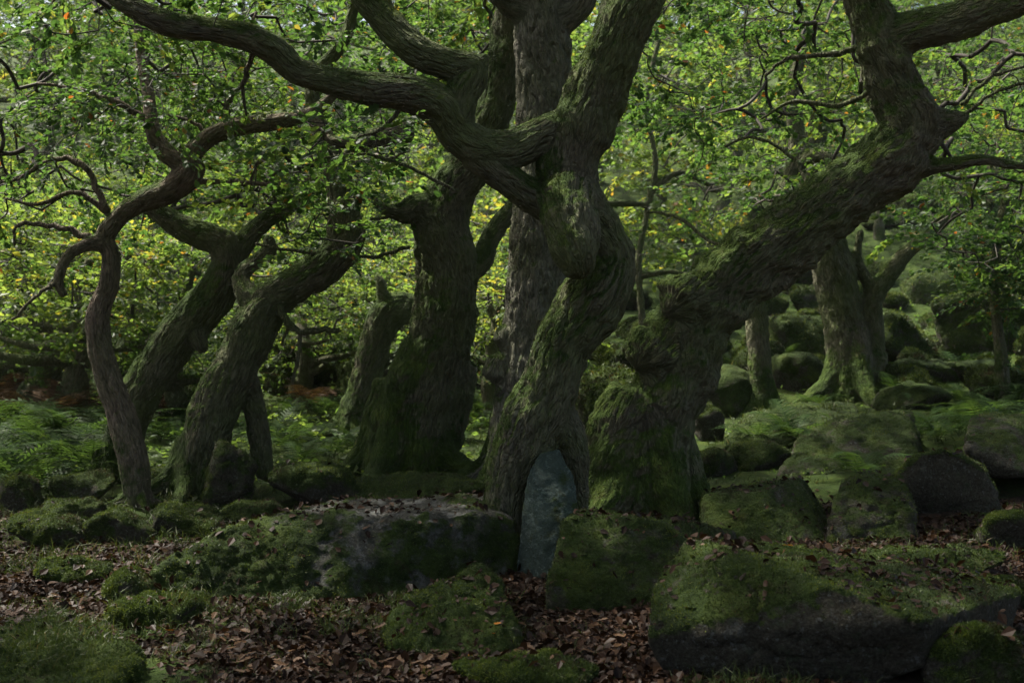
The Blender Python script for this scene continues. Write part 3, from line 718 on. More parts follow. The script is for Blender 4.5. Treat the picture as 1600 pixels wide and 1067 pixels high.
T1 = oak("gnarled oak with S shaped trunk and long crooked branch, straddling the pale stone", 7.6, [
    ("trunk", [(782, 885, 37), (787, 800, 33), (800, 735, 38), (832, 668, 50), (860, 600, 44), (880, 540, 46), (908, 495, 50), (938, 455, 50), (952, 412, 41, .06), (936, 366, 40, .06), (892, 312, 49), (888, 262, 47), (900, 205, 52)]),
    ("trunk", [(906, 850, 14, .25), (902, 765, 18, .22), (888, 690, 30, .15), (858, 640, 34, .05)]),
    ("burl", [(886, 305, 46, -.12), (890, 350, 44, -.3), (900, 395, 37, -.4), (908, 426, 22, -.4)]),
    ("limb", [(905, 215, 52), (934, 135, 46, -.05), (962, 65, 43, -.1), (992, 0, 43, -.1), (1030, -80, 42, 0), (1090, -190, 36, .3), (1120, -330, 26, .6)]),
    ("limb", [(905, 200, 34), (850, 212, 29, -.05), (795, 236, 30, -.1), (748, 232, 31, -.15), (712, 205, 30, -.2), (688, 168, 32, -.25), (650, 150, 30, -.3), (590, 143, 26, -.35), (520, 128, 22, -.4), (466, 113, 22, -.4), (428, 80, 24, -.45), (390, 60, 22, -.5), (330, 48, 19, -.5), (270, 40, 19, -.5), (212, 15, 17, -.5), (150, -30, 14, -.4), (60, -110, 11, -.2)]),
    ("limb", [(712, 200, 26, -.2), (722, 150, 27, -.2), (738, 112, 26, -.15), (700, 100, 24, -.2), (655, 82, 26, -.2), (613, 45, 26, -.15), (578, 0, 25, -.1), (540, -60, 22, 0), (480, -160, 18, .3)]),
    ("limb", [(738, 238, 26, -.15), (790, 278, 23, -.12), (835, 310, 26, -.05), (880, 330, 30, 0)]),
    ("limb", [(738, 112, 20, -.15), (752, 98, 15, -.15), (760, 88, 8, -.15)]),
  ], regs=[(-150, 700, -520, -40, 6.6, 9.5, 240), (700, 1350, -560, -60, 6.8, 9.5, 210), (440, 640, 190, 290, 7.4, 8.3, 14), (60, 560, -60, 60, 7.3, 9.0, 60)],
  branches=[[(715, 300, 3, -.1), (640, 262, 3, -.1), (560, 240, 2, -.1), (490, 250, 1.5, 0)], [(640, 150, 5, -.3), (600, 200, 3, -.3), (560, 215, 2, -.2)], [(405, 70, 5, -.4), (380, 130, 3, -.3), (385, 180, 2, -.2)]],
  voxel=0.0125, moss=0.14, furrow=0.011, seed=1, roots=5, rootspread=1.7, leafkind="mid", fuzz=16000, lowmoss=0.25)

hang = region_tips([(450, 640, 180, 300, 7.1, 7.5, 12)], np.random.default_rng(3)); hp, hd, hn, hs, ht, he = sprays(hang, np.random.default_rng(4).normal(size=(12, 3)) + [-.6, 0, -.3], 13, .36, .085, np.random.default_rng(5))
NEARLEAF = [leaves_mesh("leaf", np.zeros((1, 3)), np.array([[0, 1.0, 0]]), np.array([[0, 0, 1.0]]), np.array([1.0]), np.array([c]), "oak") for c in (.2, .4, .55, .75)]
tb = np.array(T1.location); from mathutils import Matrix
for i in range(len(hp)):
    d_ = norm(hd[i]); x_ = norm(np.cross(d_, hn[i])); z_ = np.cross(x_, d_); o = link("leaf", NEARLEAF[i % 4], M_LEAF, T1)
    m4 = Matrix(((x_[0], d_[0], z_[0]), (x_[1], d_[1], z_[1]), (x_[2], d_[2], z_[2]))).to_4x4() @ Matrix.Scale(float(hs[i]), 4); m4.translation = Vector(hp[i] - tb); o.matrix_local = m4
sk_ = np.array([P(*q_) for q_ in [(640, 262, 7.5), (600, 250, 7.5), (560, 240, 7.5), (520, 245, 7.55), (490, 250, 7.6)]])
N_, ch_, ac_, di_ = grow(sk_, hang, np.random.default_rng(8), wob=.05)
o = link("twigs", twig_mesh("twigs", N_, ch_, ac_, len(sk_), ends=he, origin=tb), M_TWIG, T1); o["kind"] = "stuff"

T2 = oak("tall straight oak with ridged grey bark directly behind the S shaped trunk", 9.8, [
    ("trunk", [(816, 760, 60), (820, 680, 54), (824, 600, 51), (832, 500, 47), (842, 400, 46), (847, 300, 43), (850, 150, 43), (846, 20, 46), (842, -80, 44), (850, -220, 40), (845, -420, 30)]),
    ("burl", [(775, 590, 24, -.1), (782, 560, 20, -.1)]),
    ("burl", [(786, 535, 18, -.1), (792, 515, 14, -.1)]),
    ("limb", [(845, 20, 40), (800, 5, 24, -.1), (765, -30, 20, -.2), (700, -120, 16, -.2)]),
    ("limb", [(850, 40, 36), (900, 15, 22, -.1), (930, -40, 20, -.1), (1000, -150, 15, 0)]),
  ], regs=[(520, 1120, -420, -30, 9.3, 12.2, 220), (540, 800, -60, 130, 10.8, 13, 90), (960, 1120, -40, 210, 10.5, 13, 90)], voxel=0.018, bark=M_BARK_GREY, moss=-0.06, furrow=0.013, lumps=0.02, seed=2, lsize=.064, lowmoss=0.4)

T3 = oak("stout mossy oak with a broken snag and a flared green base", 10.3, [
    ("trunk", [(634, 745, 66), (645, 670, 56), (676, 570, 53), (697, 480, 49), (697, 410, 46), (690, 350, 42), (706, 300, 38), (736, 262, 34), (762, 200, 30), (784, 130, 28), (795, 50, 26), (800, -60, 24), (780, -200, 18)]),
    ("trunk", [(604, 750, 44, -.12), (618, 690, 44, -.1), (642, 610, 44, -.05), (668, 540, 42, 0)]),
    ("trunk", [(700, 700, 22, .1), (706, 640, 30, .1), (710, 570, 36, .1)]),
    ("snag", [(690, 355, 38), (655, 328, 27, -.1), (628, 332, 16, -.2), (603, 328, 9, -.25), (586, 314, 6, -.28)]),
    ("limb", [(730, 430, 18), (752, 408, 17, .1), (765, 375, 15, .2), (785, 345, 15, .3), (815, 310, 13, .4), (870, 240, 10, .5)]),
  ], regs=[(560, 800, -260, 30, 9.8, 12.4, 80), (560, 720, 60, 200, 11.0, 13, 50)],
  branches=[[(640, 385, 3.5, -.2), (590, 400, 3, -.3), (540, 405, 2.5, -.4), (500, 450, 2, -.4)], [(625, 335, 3, -.2), (560, 345, 2, -.3), (500, 335, 1.5, -.3)]],
  voxel=0.018, moss=0.2, furrow=0.011, seed=3, lowmoss=0.55, roots=4, fuzz=9000)

T4 = oak("massive burred oak leaning away over the rocky slope, its crown turning upward", 8.9, [
    ("trunk", [(1006, 820, 82), (998, 730, 74), (1030, 650, 64), (1054, 580, 62), (1086, 505, 57), (1140, 440, 57), (1205, 392, 55), (1272, 340, 52), (1340, 292, 50), (1398, 248, 52), (1422, 200, 48), (1400, 140, 42), (1378, 85, 40), (1368, 40, 36), (1350, -20, 30), (1330, -120, 26), (1340, -260, 20)]),
    ("burl", [(1080, 462, 50, -.15), (1058, 478, 44, -.2)]), ("burl", [(1022, 548, 46, -.15), (1002, 568, 38, -.2)]),
    ("burl", [(990, 615, 40, -.1), (968, 662, 44, -.12), (952, 715, 42, -.1), (945, 770, 36, -.1)]),
    ("trunk", [(935, 800, 26, -.2), (945, 740, 34, -.2), (975, 680, 40, -.15)]),
    ("trunk", [(1068, 815, 27, -.1), (1056, 740, 28, -.1), (1050, 660, 34, -.05)]),
    ("limb", [(1378, 70, 36), (1425, 52, 32, -.1), (1480, 38, 29, -.2), (1545, 16, 27, -.3), (1620, -12, 25, -.4), (1720, -60, 20, -.4), (1850, -150, 14, -.2)]),
    ("snag", [(1425, 205, 42), (1462, 195, 28, -.05), (1492, 188, 15, -.1), (1512, 180, 6, -.1)]),
    ("limb", [(1420, 265, 22), (1452, 262, 14, -.1), (1490, 256, 11, -.2), (1535, 250, 9, -.3), (1575, 258, 7, -.3), (1625, 262, 6, -.3)]),
  ], regs=[(1080, 1360, -60, 190, 9.6, 12.5, 150), (1420, 1720, 60, 330, 9.8, 12.5, 150), (1000, 1900, -480, -40, 8.0, 11.5, 120), (1450, 1700, 330, 430, 10.5, 12.5, 50), (1060, 1330, 200, 330, 11, 13.5, 60)],
  branches=[[(1360, 70, 6), (1300, 85, 4.5, .1), (1230, 92, 3.5, .2), (1195, 118, 2.5, .2)], [(1505, 182, 4, -.1), (1545, 150, 3, -.2), (1600, 130, 2.5, -.3)], [(1500, 165, 3.5), (1550, 120, 3), (1620, 100, 2)], [(1180, 360, 4), (1120, 380, 3, .2), (1060, 340, 3, .4), (1010, 330, 2, .5)], [(1280, 330, 4), (1240, 250, 3, .2), (1180, 215, 2.5, .3), (1130, 230, 2, .4)], [(1380, 130, 5), (1310, 165, 4, .1), (1240, 160, 3, .2), (1190, 185, 2, .2)]],
  voxel=0.0155, moss=0.17, furrow=0.011, lumps=0.055, seed=4, roots=5, rootspread=1.5, fuzz=15000, lowmoss=0.3)

T5 = oak("slim crooked oak with pale reddish flaking trunk, crossing a leaning mossy neighbour", 9.2, [
    ("trunk", [(216, 785, 20), (208, 715, 23), (190, 650, 22), (163, 570, 20), (153, 500, 18), (170, 445, 15), (174, 400, 14), (164, 372, 15), (190, 336, 15), (226, 314, 18), (268, 296, 21), (297, 268, 22), (300, 242, 16), (332, 213, 14), (380, 197, 15), (440, 190, 13), (490, 175, 10), (530, 140, 7)]),
    ("limb", [(285, 255, 18), (252, 232, 14), (238, 200, 12), (232, 150, 10, .1), (222, 90, 9, .2), (215, 20, 7, .3)]),
    ("limb", [(162, 378, 15), (130, 385, 10, -.1), (103, 405, 9, -.15), (92, 440, 8, -.2), (100, 462, 7, -.2)]),
    ("limb", [(480, 178, 10), (510, 210, 9, -.05), (535, 225, 8, -.1), (590, 215, 16, .2), (640, 205, 18, .3)]),
  ], regs=[(-120, 300, -160, 230, 9.4, 12.0, 230), (-120, 180, 230, 420, 9.5, 11.5, 60), (280, 560, 20, 200, 9.6, 11.5, 110), (60, 460, 60, 250, 8.3, 9.1, 75)],
  branches=[[(92, 440, 5, -.2), (60, 460, 3, -.3), (20, 500, 2, -.3)], [(235, 190, 6), (190, 165, 5), (120, 140, 4), (60, 130, 2)], [(290, 285, 5), (340, 285, 4), (420, 288, 4, -.1), (500, 280, 3, -.1)], [(170, 330, 6), (130, 260, 5), (80, 250, 4), (30, 280, 3), (0, 285, 2)], [(330, 215, 4), (300, 190, 3), (260, 180, 2)], [(360, 200, 6), (355, 165, 5), (385, 120, 4), (375, 70, 3), (400, 20, 2)], [(150, 380, 6), (110, 360, 5), (60, 350, 4), (25, 355, 3), (22, 385, 2)], [(440, 190, 5), (430, 230, 4), (400, 260, 3), (390, 300, 2)], [(180, 345, 5), (120, 300, 4), (60, 320, 3), (10, 310, 2)]],
  voxel=0.014, bark=M_BARK_RED, moss=-0.05, furrow=0.008, lumps=0.02, seed=5, roots=5, rootspread=2.6, lowmoss=0.3)

T6 = oak("leaning mossy oak rising from behind the reddish trunk, bent back at its elbow", 10.2, [
    ("trunk", [(172, 790, 28), (186, 710, 28), (213, 630, 31), (250, 562, 33), (292, 510, 33), (334, 462, 33), (354, 418, 28), (345, 382, 24), (300, 364, 21), (258, 340, 17), (225, 320, 14), (190, 330, 10)]),
    ("limb", [(352, 420, 24), (378, 385, 18, .1), (410, 350, 14, .2), (450, 325, 11, .3), (500, 300, 8, .4)]),
    ("snag", [(300, 500, 22), (312, 535, 14, -.1), (320, 550, 7, -.1)]),
  ], regs=[(180, 520, 180, 330, 10.6, 13.0, 110), (-100, 400, 120, 360, 11.0, 13.5, 90)], voxel=0.018, moss=0.22, furrow=0.009, lumps=0.03, seed=6, roots=5, rootspread=2.5)

T7 = oak("dark leaning oak with a mossy upper side and forked foot beside the upright rock", 9.7, [
    ("trunk", [(300, 795, 38), (312, 720, 38), (340, 630, 37), (375, 560, 36), (400, 505, 34), (425, 468, 30), (470, 440, 27), (512, 415, 28), (540, 375, 30), (536, 320, 24), (520, 250, 19), (500, 200, 15), (490, 130, 12), (540, 60, 10), (560, -30, 8)]),
    ("limb", [(385, 590, 20, .1), (398, 640, 17, .15), (408, 700, 16, .2), (415, 745, 15, .2)]),
    ("snag", [(392, 470, 20), (378, 430, 14, .1), (418, 395, 12, .2), (420, 370, 8, .2)]),
  ], regs=[(400, 620, 180, 420, 10.0, 12.0, 120), (380, 600, 230, 400, 8.7, 9.6, 40), (330, 640, -60, 180, 10.0, 12.5, 90)],
  branches=[[(430, 480, 7, -.1), (455, 508, 5.5, -.1), (472, 518, 5, -.1), (530, 515, 4, -.1)], [(470, 518, 4, -.1), (466, 560, 3.5, -.1), (455, 600, 2.5, -.1)], [(520, 400, 3), (440, 390, 2.5, -.2), (400, 380, 2, -.2)], [(530, 300, 5), (480, 275, 4), (450, 290, 3), (410, 280, 2)], [(525, 260, 5), (560, 230, 4), (600, 250, 3), (640, 235, 2)], [(410, 480, 4), (450, 500, 3), (440, 540, 2)]],
  voxel=0.016, moss=0.12, furrow=0.010, lumps=0.035, seed=7, roots=5, rootspread=2.5, lowmoss=0.35)

T8 = oak("short broken oak with a mossy ledge near its top, in front of bright undergrowth", 12.6, [
    ("trunk", [(552, 690, 27), (560, 640, 25), (574, 580, 24), (592, 525, 25), (606, 490, 29), (640, 478, 22, .1), (660, 470, 12, .1)]),
    ("snag", [(606, 492, 18), (598, 462, 11, -.05), (594, 440, 8, -.05), (588, 430, 5, -.05)]),
  ], voxel=0.022, moss=0.1, seed=8, roots=4)

T9 = oak("slender straight oak on the slope behind the elbow of the leaning oak", 14.0, [
    ("trunk", [(1192, 650, 24), (1188, 590, 19), (1184, 520, 18), (1180, 450, 17), (1200, 360, 15), (1232, 290, 15), (1246, 230, 14), (1240, 150, 12), (1260, 40, 9)]),
    ("limb", [(1250, 262, 14), (1280, 240, 14, -.2), (1310, 262, 14, -.3), (1345, 300, 10, -.3)]),
  ], regs=[(1080, 1380, 80, 300, 13.5, 16, 110), (1100, 1400, -150, 60, 13.5, 16, 80)], voxel=0.026, moss=0.0, seed=9, roots=3, lsize=.08, leaf=M_LEAFY)

T10 = oak("double stemmed dark oak with the thicker stem ridged and the thinner stem forked", 14.5, [
    ("trunk", [(1332, 628, 46), (1330, 570, 36), (1320, 510, 32), (1308, 450, 32), (1296, 400, 32), (1280, 330, 26), (1270, 250, 20), (1290, 150, 14)]),
    ("stem", [(1364, 622, 28), (1366, 560, 20), (1362, 500, 17), (1366, 462, 17), (1392, 425, 15), (1420, 392, 12), (1455, 365, 10), (1500, 320, 8)]),
    ("limb", [(1366, 465, 12), (1350, 430, 9), (1340, 400, 7), (1345, 360, 6)]),
  ], regs=[(1380, 1620, 150, 380, 14, 16.5, 110), (1200, 1400, 160, 330, 14.5, 17, 60)], voxel=0.026, moss=-0.05, seed=10, roots=4, lsize=.08)

T11 = oak("thin many branched oak glimpsed between the twisted and the leaning oak", 17.0, [
    ("trunk", [(1010, 560, 9), (1002, 480, 6), (998, 400, 5.5), (1014, 320, 5.5), (1024, 250, 5), (1010, 160, 5), (1030, 60, 5)]),
    ("limb", [(1006, 430, 6), (1050, 425, 5), (1100, 440, 4)]), ("limb", [(1012, 320, 5), (960, 318, 6, -.2), (915, 322, 5, -.4)]), ("limb", [(1014, 300, 6), (1060, 270, 5), (1110, 290, 4, .3)]),
  ], regs=[(915, 1150, 190, 420, 16, 19, 150), (900, 1150, 40, 200, 16, 19, 120)], voxel=0.026, moss=0.1, seed=11, roots=3, lsize=.085, leaf=M_LEAFY)

T12 = oak("ivy clad sapling with drooping grey green leaves on the rocky slope", 13.0, [
    ("trunk", [(1566, 575, 11), (1560, 520, 9), (1553, 450, 8), (1558, 380, 8), (1572, 300, 7), (1560, 220, 5)]),
    ("limb", [(1556, 430, 6), (1530, 400, 5), (1505, 390, 3)]),
  ], regs=[(1480, 1660, 290, 480, 12.4, 13.8, 170), (1540, 1580, 400, 560, 12.7, 13.1, 40), (1480, 1620, 180, 300, 12.6, 14, 60)], voxel=0.024, moss=0.0, seed=12, roots=3, lsize=.06)

# ------------------------------------------------------------------ background wood: a few kinds of tree, copied up the slope
def far_tree_meshes(seed, h, cw, low, n, m, lsize, lean):
    r = np.random.default_rng(900 + seed)
    tp = [(0, 0, -0.4, .24), (0.05, 0, 0.3, .18)]; x = y = 0.0
    for i in range(1, 7):
        x += r.normal(lean * .18, .16) * h / 7; y += r.normal(0, .15) * h / 7; tp.append((x, y, h * 0.72 * i / 6, .17 * (1 - i / 7.5) + .02))
    t = spline(np.array(tp), 6); out = [("trunk", t)]
    for i in range(6):
        j = int(len(t) * r.uniform(0.3, 0.92)); a = r.uniform(0, 6.28); L = cw * r.uniform(0.5, 0.95); p = t[j, :3]; rad = t[j, 3] * 0.62
        rows = [[*p, rad]]
        for k in range(1, 5):
            a += r.normal(0, .4); p = p + np.array([math.cos(a), math.sin(a), r.uniform(-.1, .55)]) * L / 4; rows.append([*p, rad * (1 - k / 5.0) + .006])
        out.append(("limb", spline(np.array(rows), 5)))
    parts = []
    for nm, c in out:
        C, R = c[:, :3], c[:, 3]; V, Q, T = tube(C, R, 9 if nm == "trunk" else 7)
        N = normals(V, Q, T); V = V + N * (0.25 * np.concatenate([np.repeat(R, 9 if nm == "trunk" else 7), R[:1], R[-1:]]) * fbm(V * 3.0 + seed, 3))[:, None]
        me = mesh(nm, V, [Q, T]); fattr(me, "moss", np.clip(.1 + .5 * N[:, 2] + .4 * fbm(V * 2, 3) + .4 * (1 - sstep(0, 1, V[:, 2])), 0, 1)); vattr(me, "q", V)
        me.materials.append(M_BARK); parts.append((nm, me, None))
    d = r.normal(size=(n * 3, 3)); d /= np.linalg.norm(d, axis=1)[:, None]; d *= r.uniform(0.25, 1, (n * 3, 1)) ** 0.5
    zc = (h + low) / 2; tips = d * [cw, cw, (h - low) / 2] + [t[-1, 0] * .6, t[-1, 1] * .6, zc]
    tips = tips[perlin(tips * [.9, .9, 1.5] + seed * 5.1) > -0.16][:n]
    skel = np.vstack([c[:, :3] for _, c in out]); skel = skel[skel[:, 2] > low * .6]
    N_, ch, acc, dirs = grow(skel, tips, r, step=0.4)
    p, ld, nr, sz, tone, ends = sprays(tips, dirs, m, 0.5, lsize, r)
    parts.append(("twigs", twig_mesh("twigs", N_, ch, acc, len(skel), r0=0.004), "stuff")); parts[-1][1].materials.append(M_TWIG)
    parts.append(("crown", leaves_mesh("crown", p, ld, nr, sz, tone, "far"), "stuff"))
    return parts

def put_parts(root, parts, leafm):
    for nm, me, kd in parts:
        o = bpy.data.objects.new(nm, me); COL.objects.link(o); o.parent = root
        if nm == "crown" and len(me.materials) == 0: me.materials.append(leafm)
        if kd: o["kind"] = kd

FAR = [(far_tree_meshes(1, 8.0, 2.9, 2.2, 420, 28, .105, .6), M_LEAFY), (far_tree_meshes(2, 9.5, 3.0, 2.8, 440, 28, .105, -.5), M_LEAF), (far_tree_meshes(3, 7.0, 2.7, 1.6, 420, 28, .10, .3), M_LEAFY),
       (far_tree_meshes(4, 10.5, 3.3, 3.2, 460, 28, .115, -.2), M_LEAFY), (far_tree_meshes(5, 8.5, 3.0, 2.2, 440, 28, .105, .8), M_LEAF)]
SHR = [(far_tree_meshes(11, 2.6, 1.5, 0.5, 260, 26, .075, .2), M_LEAFY), (far_tree_meshes(12, 3.4, 1.7, 0.6, 300, 26, .075, -.3), M_LEAFY)]
FAR_LABEL = ["yellow green oak with a broad low crown", "dark green oak with a tall loose crown", "small yellow green oak with crown near the ground",
             "tall pale oak reaching above its neighbours", "leaning green oak on the slope"]
r = np.random.default_rng(42); spots = []
def far_ok(x, y, d): return all((x - a) ** 2 + (y - b) ** 2 > d * d for a, b in spots)
tries = 0
while len(spots) < 44 and tries < 5000:
    tries += 1
    Y = r.uniform(15.5, 62); hw = 0.45 * Y + 4; x = r.uniform(-hw, hw)
    if not far_ok(x, Y, 2.6 + Y * .03): continue
    px = x / Y * FPX + 800
    if Y < 26 and px > 880 or Y < 22.5: continue
    spots.append((x, Y)); kk = int(r.integers(0, 5))
    if Y < 24 and kk in (3,): kk = 0
    root = empty("oak_tree", (x, Y, g1(x, Y)), r.uniform(0, 6.28)); s = r.uniform(0.8, 1.2); root.scale = (s, s, s * r.uniform(.9, 1.1))
    where = "behind the slim leaning oaks" if px < 500 else "behind the stout mossy oak" if px < 780 else "beyond the twisted oak" if px < 1100 else "beyond the leaning oak" if px < 1420 else "beyond the ivy clad sapling"
    tag(root, FAR_LABEL[kk] + (" far " if Y > 38 else " ") + where, "tree", "oaks filling the wooded slope"); put_parts(root, *FAR[kk])
for (x, Y, kk) in [(-4.6, 3.6, 3), (4.8, 3.8, 3), (-7.5, 4.5, 1), (-9.5, 8.5, 4), (-5.5, 0.5, 0), (7.0, 2.5, 3), (-9.0, -2.5, 3), (8.8, 6.5, 1), (2.0, -8.0, 3), (-1.5, -9.0, 1), (7.0, -6.0, 0)]:  # unseen oaks, added out of view to block front skylight from the foreground
    root = empty("oak_tree", (x, Y, g1(x, Y)), r.uniform(0, 6.28)); s = 1.32 if kk == 3 else 1.15; root.scale = (s, s, s)
    tag(root, "unseen oak added to shade the near ground and trunks", "tree", "unseen oaks added for shade"); put_parts(root, *FAR[kk])
for i in range(26):
    for _ in range(50):
        Y = r.uniform(13.5, 30); px = r.uniform(-150, 900) if i % 5 else r.uniform(1000, 1750); x = (px - 800) / FPX * Y
        if i % 5 == 0: Y = r.uniform(22, 40); x = (px - 800) / FPX * Y
        if far_ok(x, Y, 1.3): break
    spots.append((x, Y)); kk = i % 2
    root = empty("shrub", (x, Y, g1(x, Y)), r.uniform(0, 6.28)); s = r.uniform(0.7, 1.15); root.scale = (s, s, s)
    where = "behind the slim leaning oaks" if px < 420 else "behind the short broken oak" if px < 640 else "behind the stout mossy oak" if px < 950 else "among the slope boulders"
    tag(root, "%s %s sapling bush %s" % ("small" if s < .9 else "large", ["bright green", "loose yellow green"][kk], where), "shrub", "sapling bushes under the trees"); put_parts(root, *SHR[kk])

# ------------------------------------------------------------------ ferns and bracken
def frond_mesh(name, L, seed, mat, pairs=17):
    r = np.random.default_rng(seed); t = np.linspace(0, 1, 14)
    C = np.stack([np.zeros(14), L * (t * 0.95), L * (0.75 * t - 0.85 * t * t)], 1); C[:, 0] = r.normal(0, .03) * t * t * L
    V, Q, _ = tube(C, 0.004 * (1 - .8 * t), 3, cap=False); mb = MB(); mb.add(V, Q); rn = [np.full(len(V), .3)]
    for i in range(pairs):
        s = 0.14 + 0.84 * i / (pairs - 1); c = np.array([np.interp(s, t, C[:, k]) for k in range(3)]); c2 = np.array([np.interp(min(1, s + .03), t, C[:, k]) for k in range(3)])
        d = norm(c2 - c + 1e-6); w_ = L * 0.30 * (1 - s) ** .75 * min(1, s * 4.0) * r.uniform(.85, 1.1) + .004
        for sg in (-1, 1):
            a = norm(np.array([sg, 0.35, 0]) + d * .25 + [0, 0, r.uniform(-.25, .05)]); wd = d * L * 0.020
            nseg = 4
            for q in range(nseg):          # toothed pinna
                f0, f1 = q / nseg, (q + 1) / nseg; k0 = 1 - f0 * .8; k1 = 1 - f1 * .8
                p0 = c + a * w_ * f0; p1 = c + a * w_ * f1
                V = np.array([p0 - wd * k0 * 1.15, p0 + wd * k0 * 1.15, p1 + wd * k1 * .8, p1 - wd * k1 * .8]) + [0, 0, -f0 * f0 * w_ * .25]
                mb.add(V, np.array([[0, 1, 2, 3]])); rn.append(np.full(4, np.clip(r.normal(.45, .15), 0, 1)))
    me = mb.build(name); fattr(me, "rnd", np.concatenate(rn)); me.materials.append(mat); return me
FROND = [frond_mesh("frond", .6, s, M_FERN) for s in (1, 2, 3)]
DFROND = [frond_mesh("frond", .7, s, M_BRACKEN) for s in (4, 5)]
def fern(px, py, size, label, pool, group, n=8, name="fern", cat="fern"):
    Y = hit(px, py); b = P(px, py, Y); e = empty(name, (b[0], b[1], g1(b[0], b[1]) - .01), r.uniform(0, 6)); e.scale = (size,) * 3; tag(e, label, cat, group)
    for i in range(n):
        o = bpy.data.objects.new("frond", pool[i % len(pool)]); COL.objects.link(o); o.parent = e
        o.rotation_euler = (r.uniform(.15, .75), r.uniform(-.2, .2), 2 * math.pi * (i + r.uniform(-.3, .3)) / n); k_ = r.uniform(.75, 1.15); o.scale = (k_, k_, k_)
GL = "green fern with arching fronds in the bed below the slim trunks"
for px, py in [(20, 760), (-10, 730), (165, 730), (35, 690), (60, 720), (105, 735), (45, 775), (140, 750), (90, 700), (15, 700), (130, 705), (75, 770)]: fern(px, py, r.uniform(1.2, 1.8), GL, FROND, "ferns below the slim trunks")
GM = "green fern growing on the bank behind the broken oak"
for px, py in [(450, 705), (490, 690), (520, 715), (455, 660), (500, 655), (555, 705), (720, 690), (735, 660), (470, 730), (430, 690), (610, 660), (250, 690), (270, 660)]: fern(px, py, r.uniform(.8, 1.2), GM, FROND, "ferns on the bank")
GR = "green fern sprouting among the boulders on the slope"
for px, py in [(1465, 690), (1500, 680), (1530, 665), (1480, 655), (1560, 660), (1510, 640), (1585, 635), (1575, 690), (1440, 675), (1120, 610), (1150, 590), (1420, 600), (1500, 590), (1275, 640), (1180, 700), (1345, 745), (1240, 690), (1570, 720), (1405, 632), (1090, 640), (1310, 600), (1220, 570), (1450, 560), (1530, 545)]: fern(px, py, r.uniform(.8, 1.3), GR, FROND, "ferns among the boulders")
for px, py in [(30, 670), (60, 660), (95, 665), (45, 640), (85, 640), (120, 650), (15, 640), (110, 630), (480, 640), (250, 650)]: fern(px, py, r.uniform(1.0, 1.5), "rust brown clump of withered bracken at the edge of the wood", DFROND, "withered bracken", n=9, name="bracken", cat="bracken")

# ------------------------------------------------------------------ undergrowth, grass, leaf litter
def ground_scatter(n, sampler):
    x, y = sampler(n); return np.stack([x, y, gz(x, y)], 1)
def under():
    n = 120000
    Y = 10 + 38 * rng.random(n) ** 1.5; px = rng.uniform(-120, 1720, n); x = (px - 800) / FPX * Y
    dens = sstep(-.25, .35, fbm(np.stack([x, Y, 0 * x], 1) * .55 + 8, 3)); right = sstep(860, 960, px)
    keep = rng.random(n) < (dens * (1 - .35 * right) * (0.35 + .65 * sstep(11.5, 14, Y)))
    x, Y = x[keep], Y[keep]; n = len(x); rt = right[keep]; hgt = (1 - .85 * rt) * rng.random(n) ** 1.3 * (0.16 + 0.36 * sstep(12, 17, Y) * sstep(-.1, .4, fbm(np.stack([x, Y, 0 * x], 1) * .8 + 3, 2)))
    p = np.stack([x, Y, gz(x, Y) + hgt + .01], 1); d = rng.normal(size=(n, 3)) * [1, 1, .35]; nr = np.array([0, 0, 1.0]) + rng.normal(0, .5, (n, 3))
    me = leaves_mesh("undergrowth", p, d, nr, rng.uniform(.03, .10, n) * (1 + Y / 40) * (1 - .45 * rt), np.clip(.42 - .12 * rt + .5 * fbm(p * .6, 2) + rng.normal(0, .14, n), 0, .85 - .3 * rt), "far")
    tag(link("undergrowth", me, M_LEAFY), "low leafy ground cover over the wooded slope", "undergrowth", kind="stuff")
under()

# surface for dropping leaves
bv = []; bt = []; off = 0
for V, t in ROCKS[:43]:
    bv.append(V); bt.append(t + off); off += len(V)
BV = BVHTree.FromPolygons([tuple(v) for v in np.vstack(bv)], [tuple(int(q) for q in t) for t in np.vstack(bt)])
def drop(x, y, zt=3.0):
    g = gz(x, y); Z = g.copy(); Nn = np.tile([0, 0, 1.0], (len(x), 1)); on = np.zeros(len(x), bool)
    for i in range(len(x)):
        h = BV.ray_cast(Vector((x[i], y[i], 2.0)), Vector((0, 0, -1)))
        if h[0] is not None and h[0].z > g[i]: Z[i] = h[0].z; Nn[i] = h[1][:]; on[i] = True
    return Z, Nn, on
def litter():
    n = 130000; Y = rng.uniform(3.9, 9.6, n); px = rng.uniform(-100, 1700, n); x = (px - 800) / FPX * Y
    m_ = litter_mask(x, Y); keep = rng.random(n) < m_ ** 1.3 * (1.15 - .05 * Y); x, Y = x[keep], Y[keep]
    Z, Nn, on = drop(x, Y); flatn = Nn[:, 2] > .72
    pxk = x / Y * FPX + 800
    ok = (~on) | (flatn & (rng.random(len(x)) < np.where((pxk > 1050) & (Y < 6.6), .22 * sstep(-.3, .3, fbm(np.stack([x, Y, 0 * x], 1) * 3, 2)), .13)))
    x, Y, Z, Nn = x[ok], Y[ok], Z[ok], Nn[ok]; n = len(x)
    p = np.stack([x, Y, Z + .004 + .014 * rng.random(n)], 1); nr = Nn + rng.normal(0, .45, (n, 3)); d = np.cross(nr, rng.normal(size=(n, 3)))
    tone = np.clip(rng.beta(1.6, 2.2, n) + .15 * fbm(p * 2, 2), 0, 1)
    me = leaves_mesh("leaf_litter", p, d, nr, rng.uniform(.018, .034, n) + .045 * rng.random(n) ** 2.5, tone, "mid")
    tag(link("leaf_litter", me, M_LITTER), "brown dead oak leaves carpeting the ground between boulders", "dead leaves", kind="stuff")
litter()

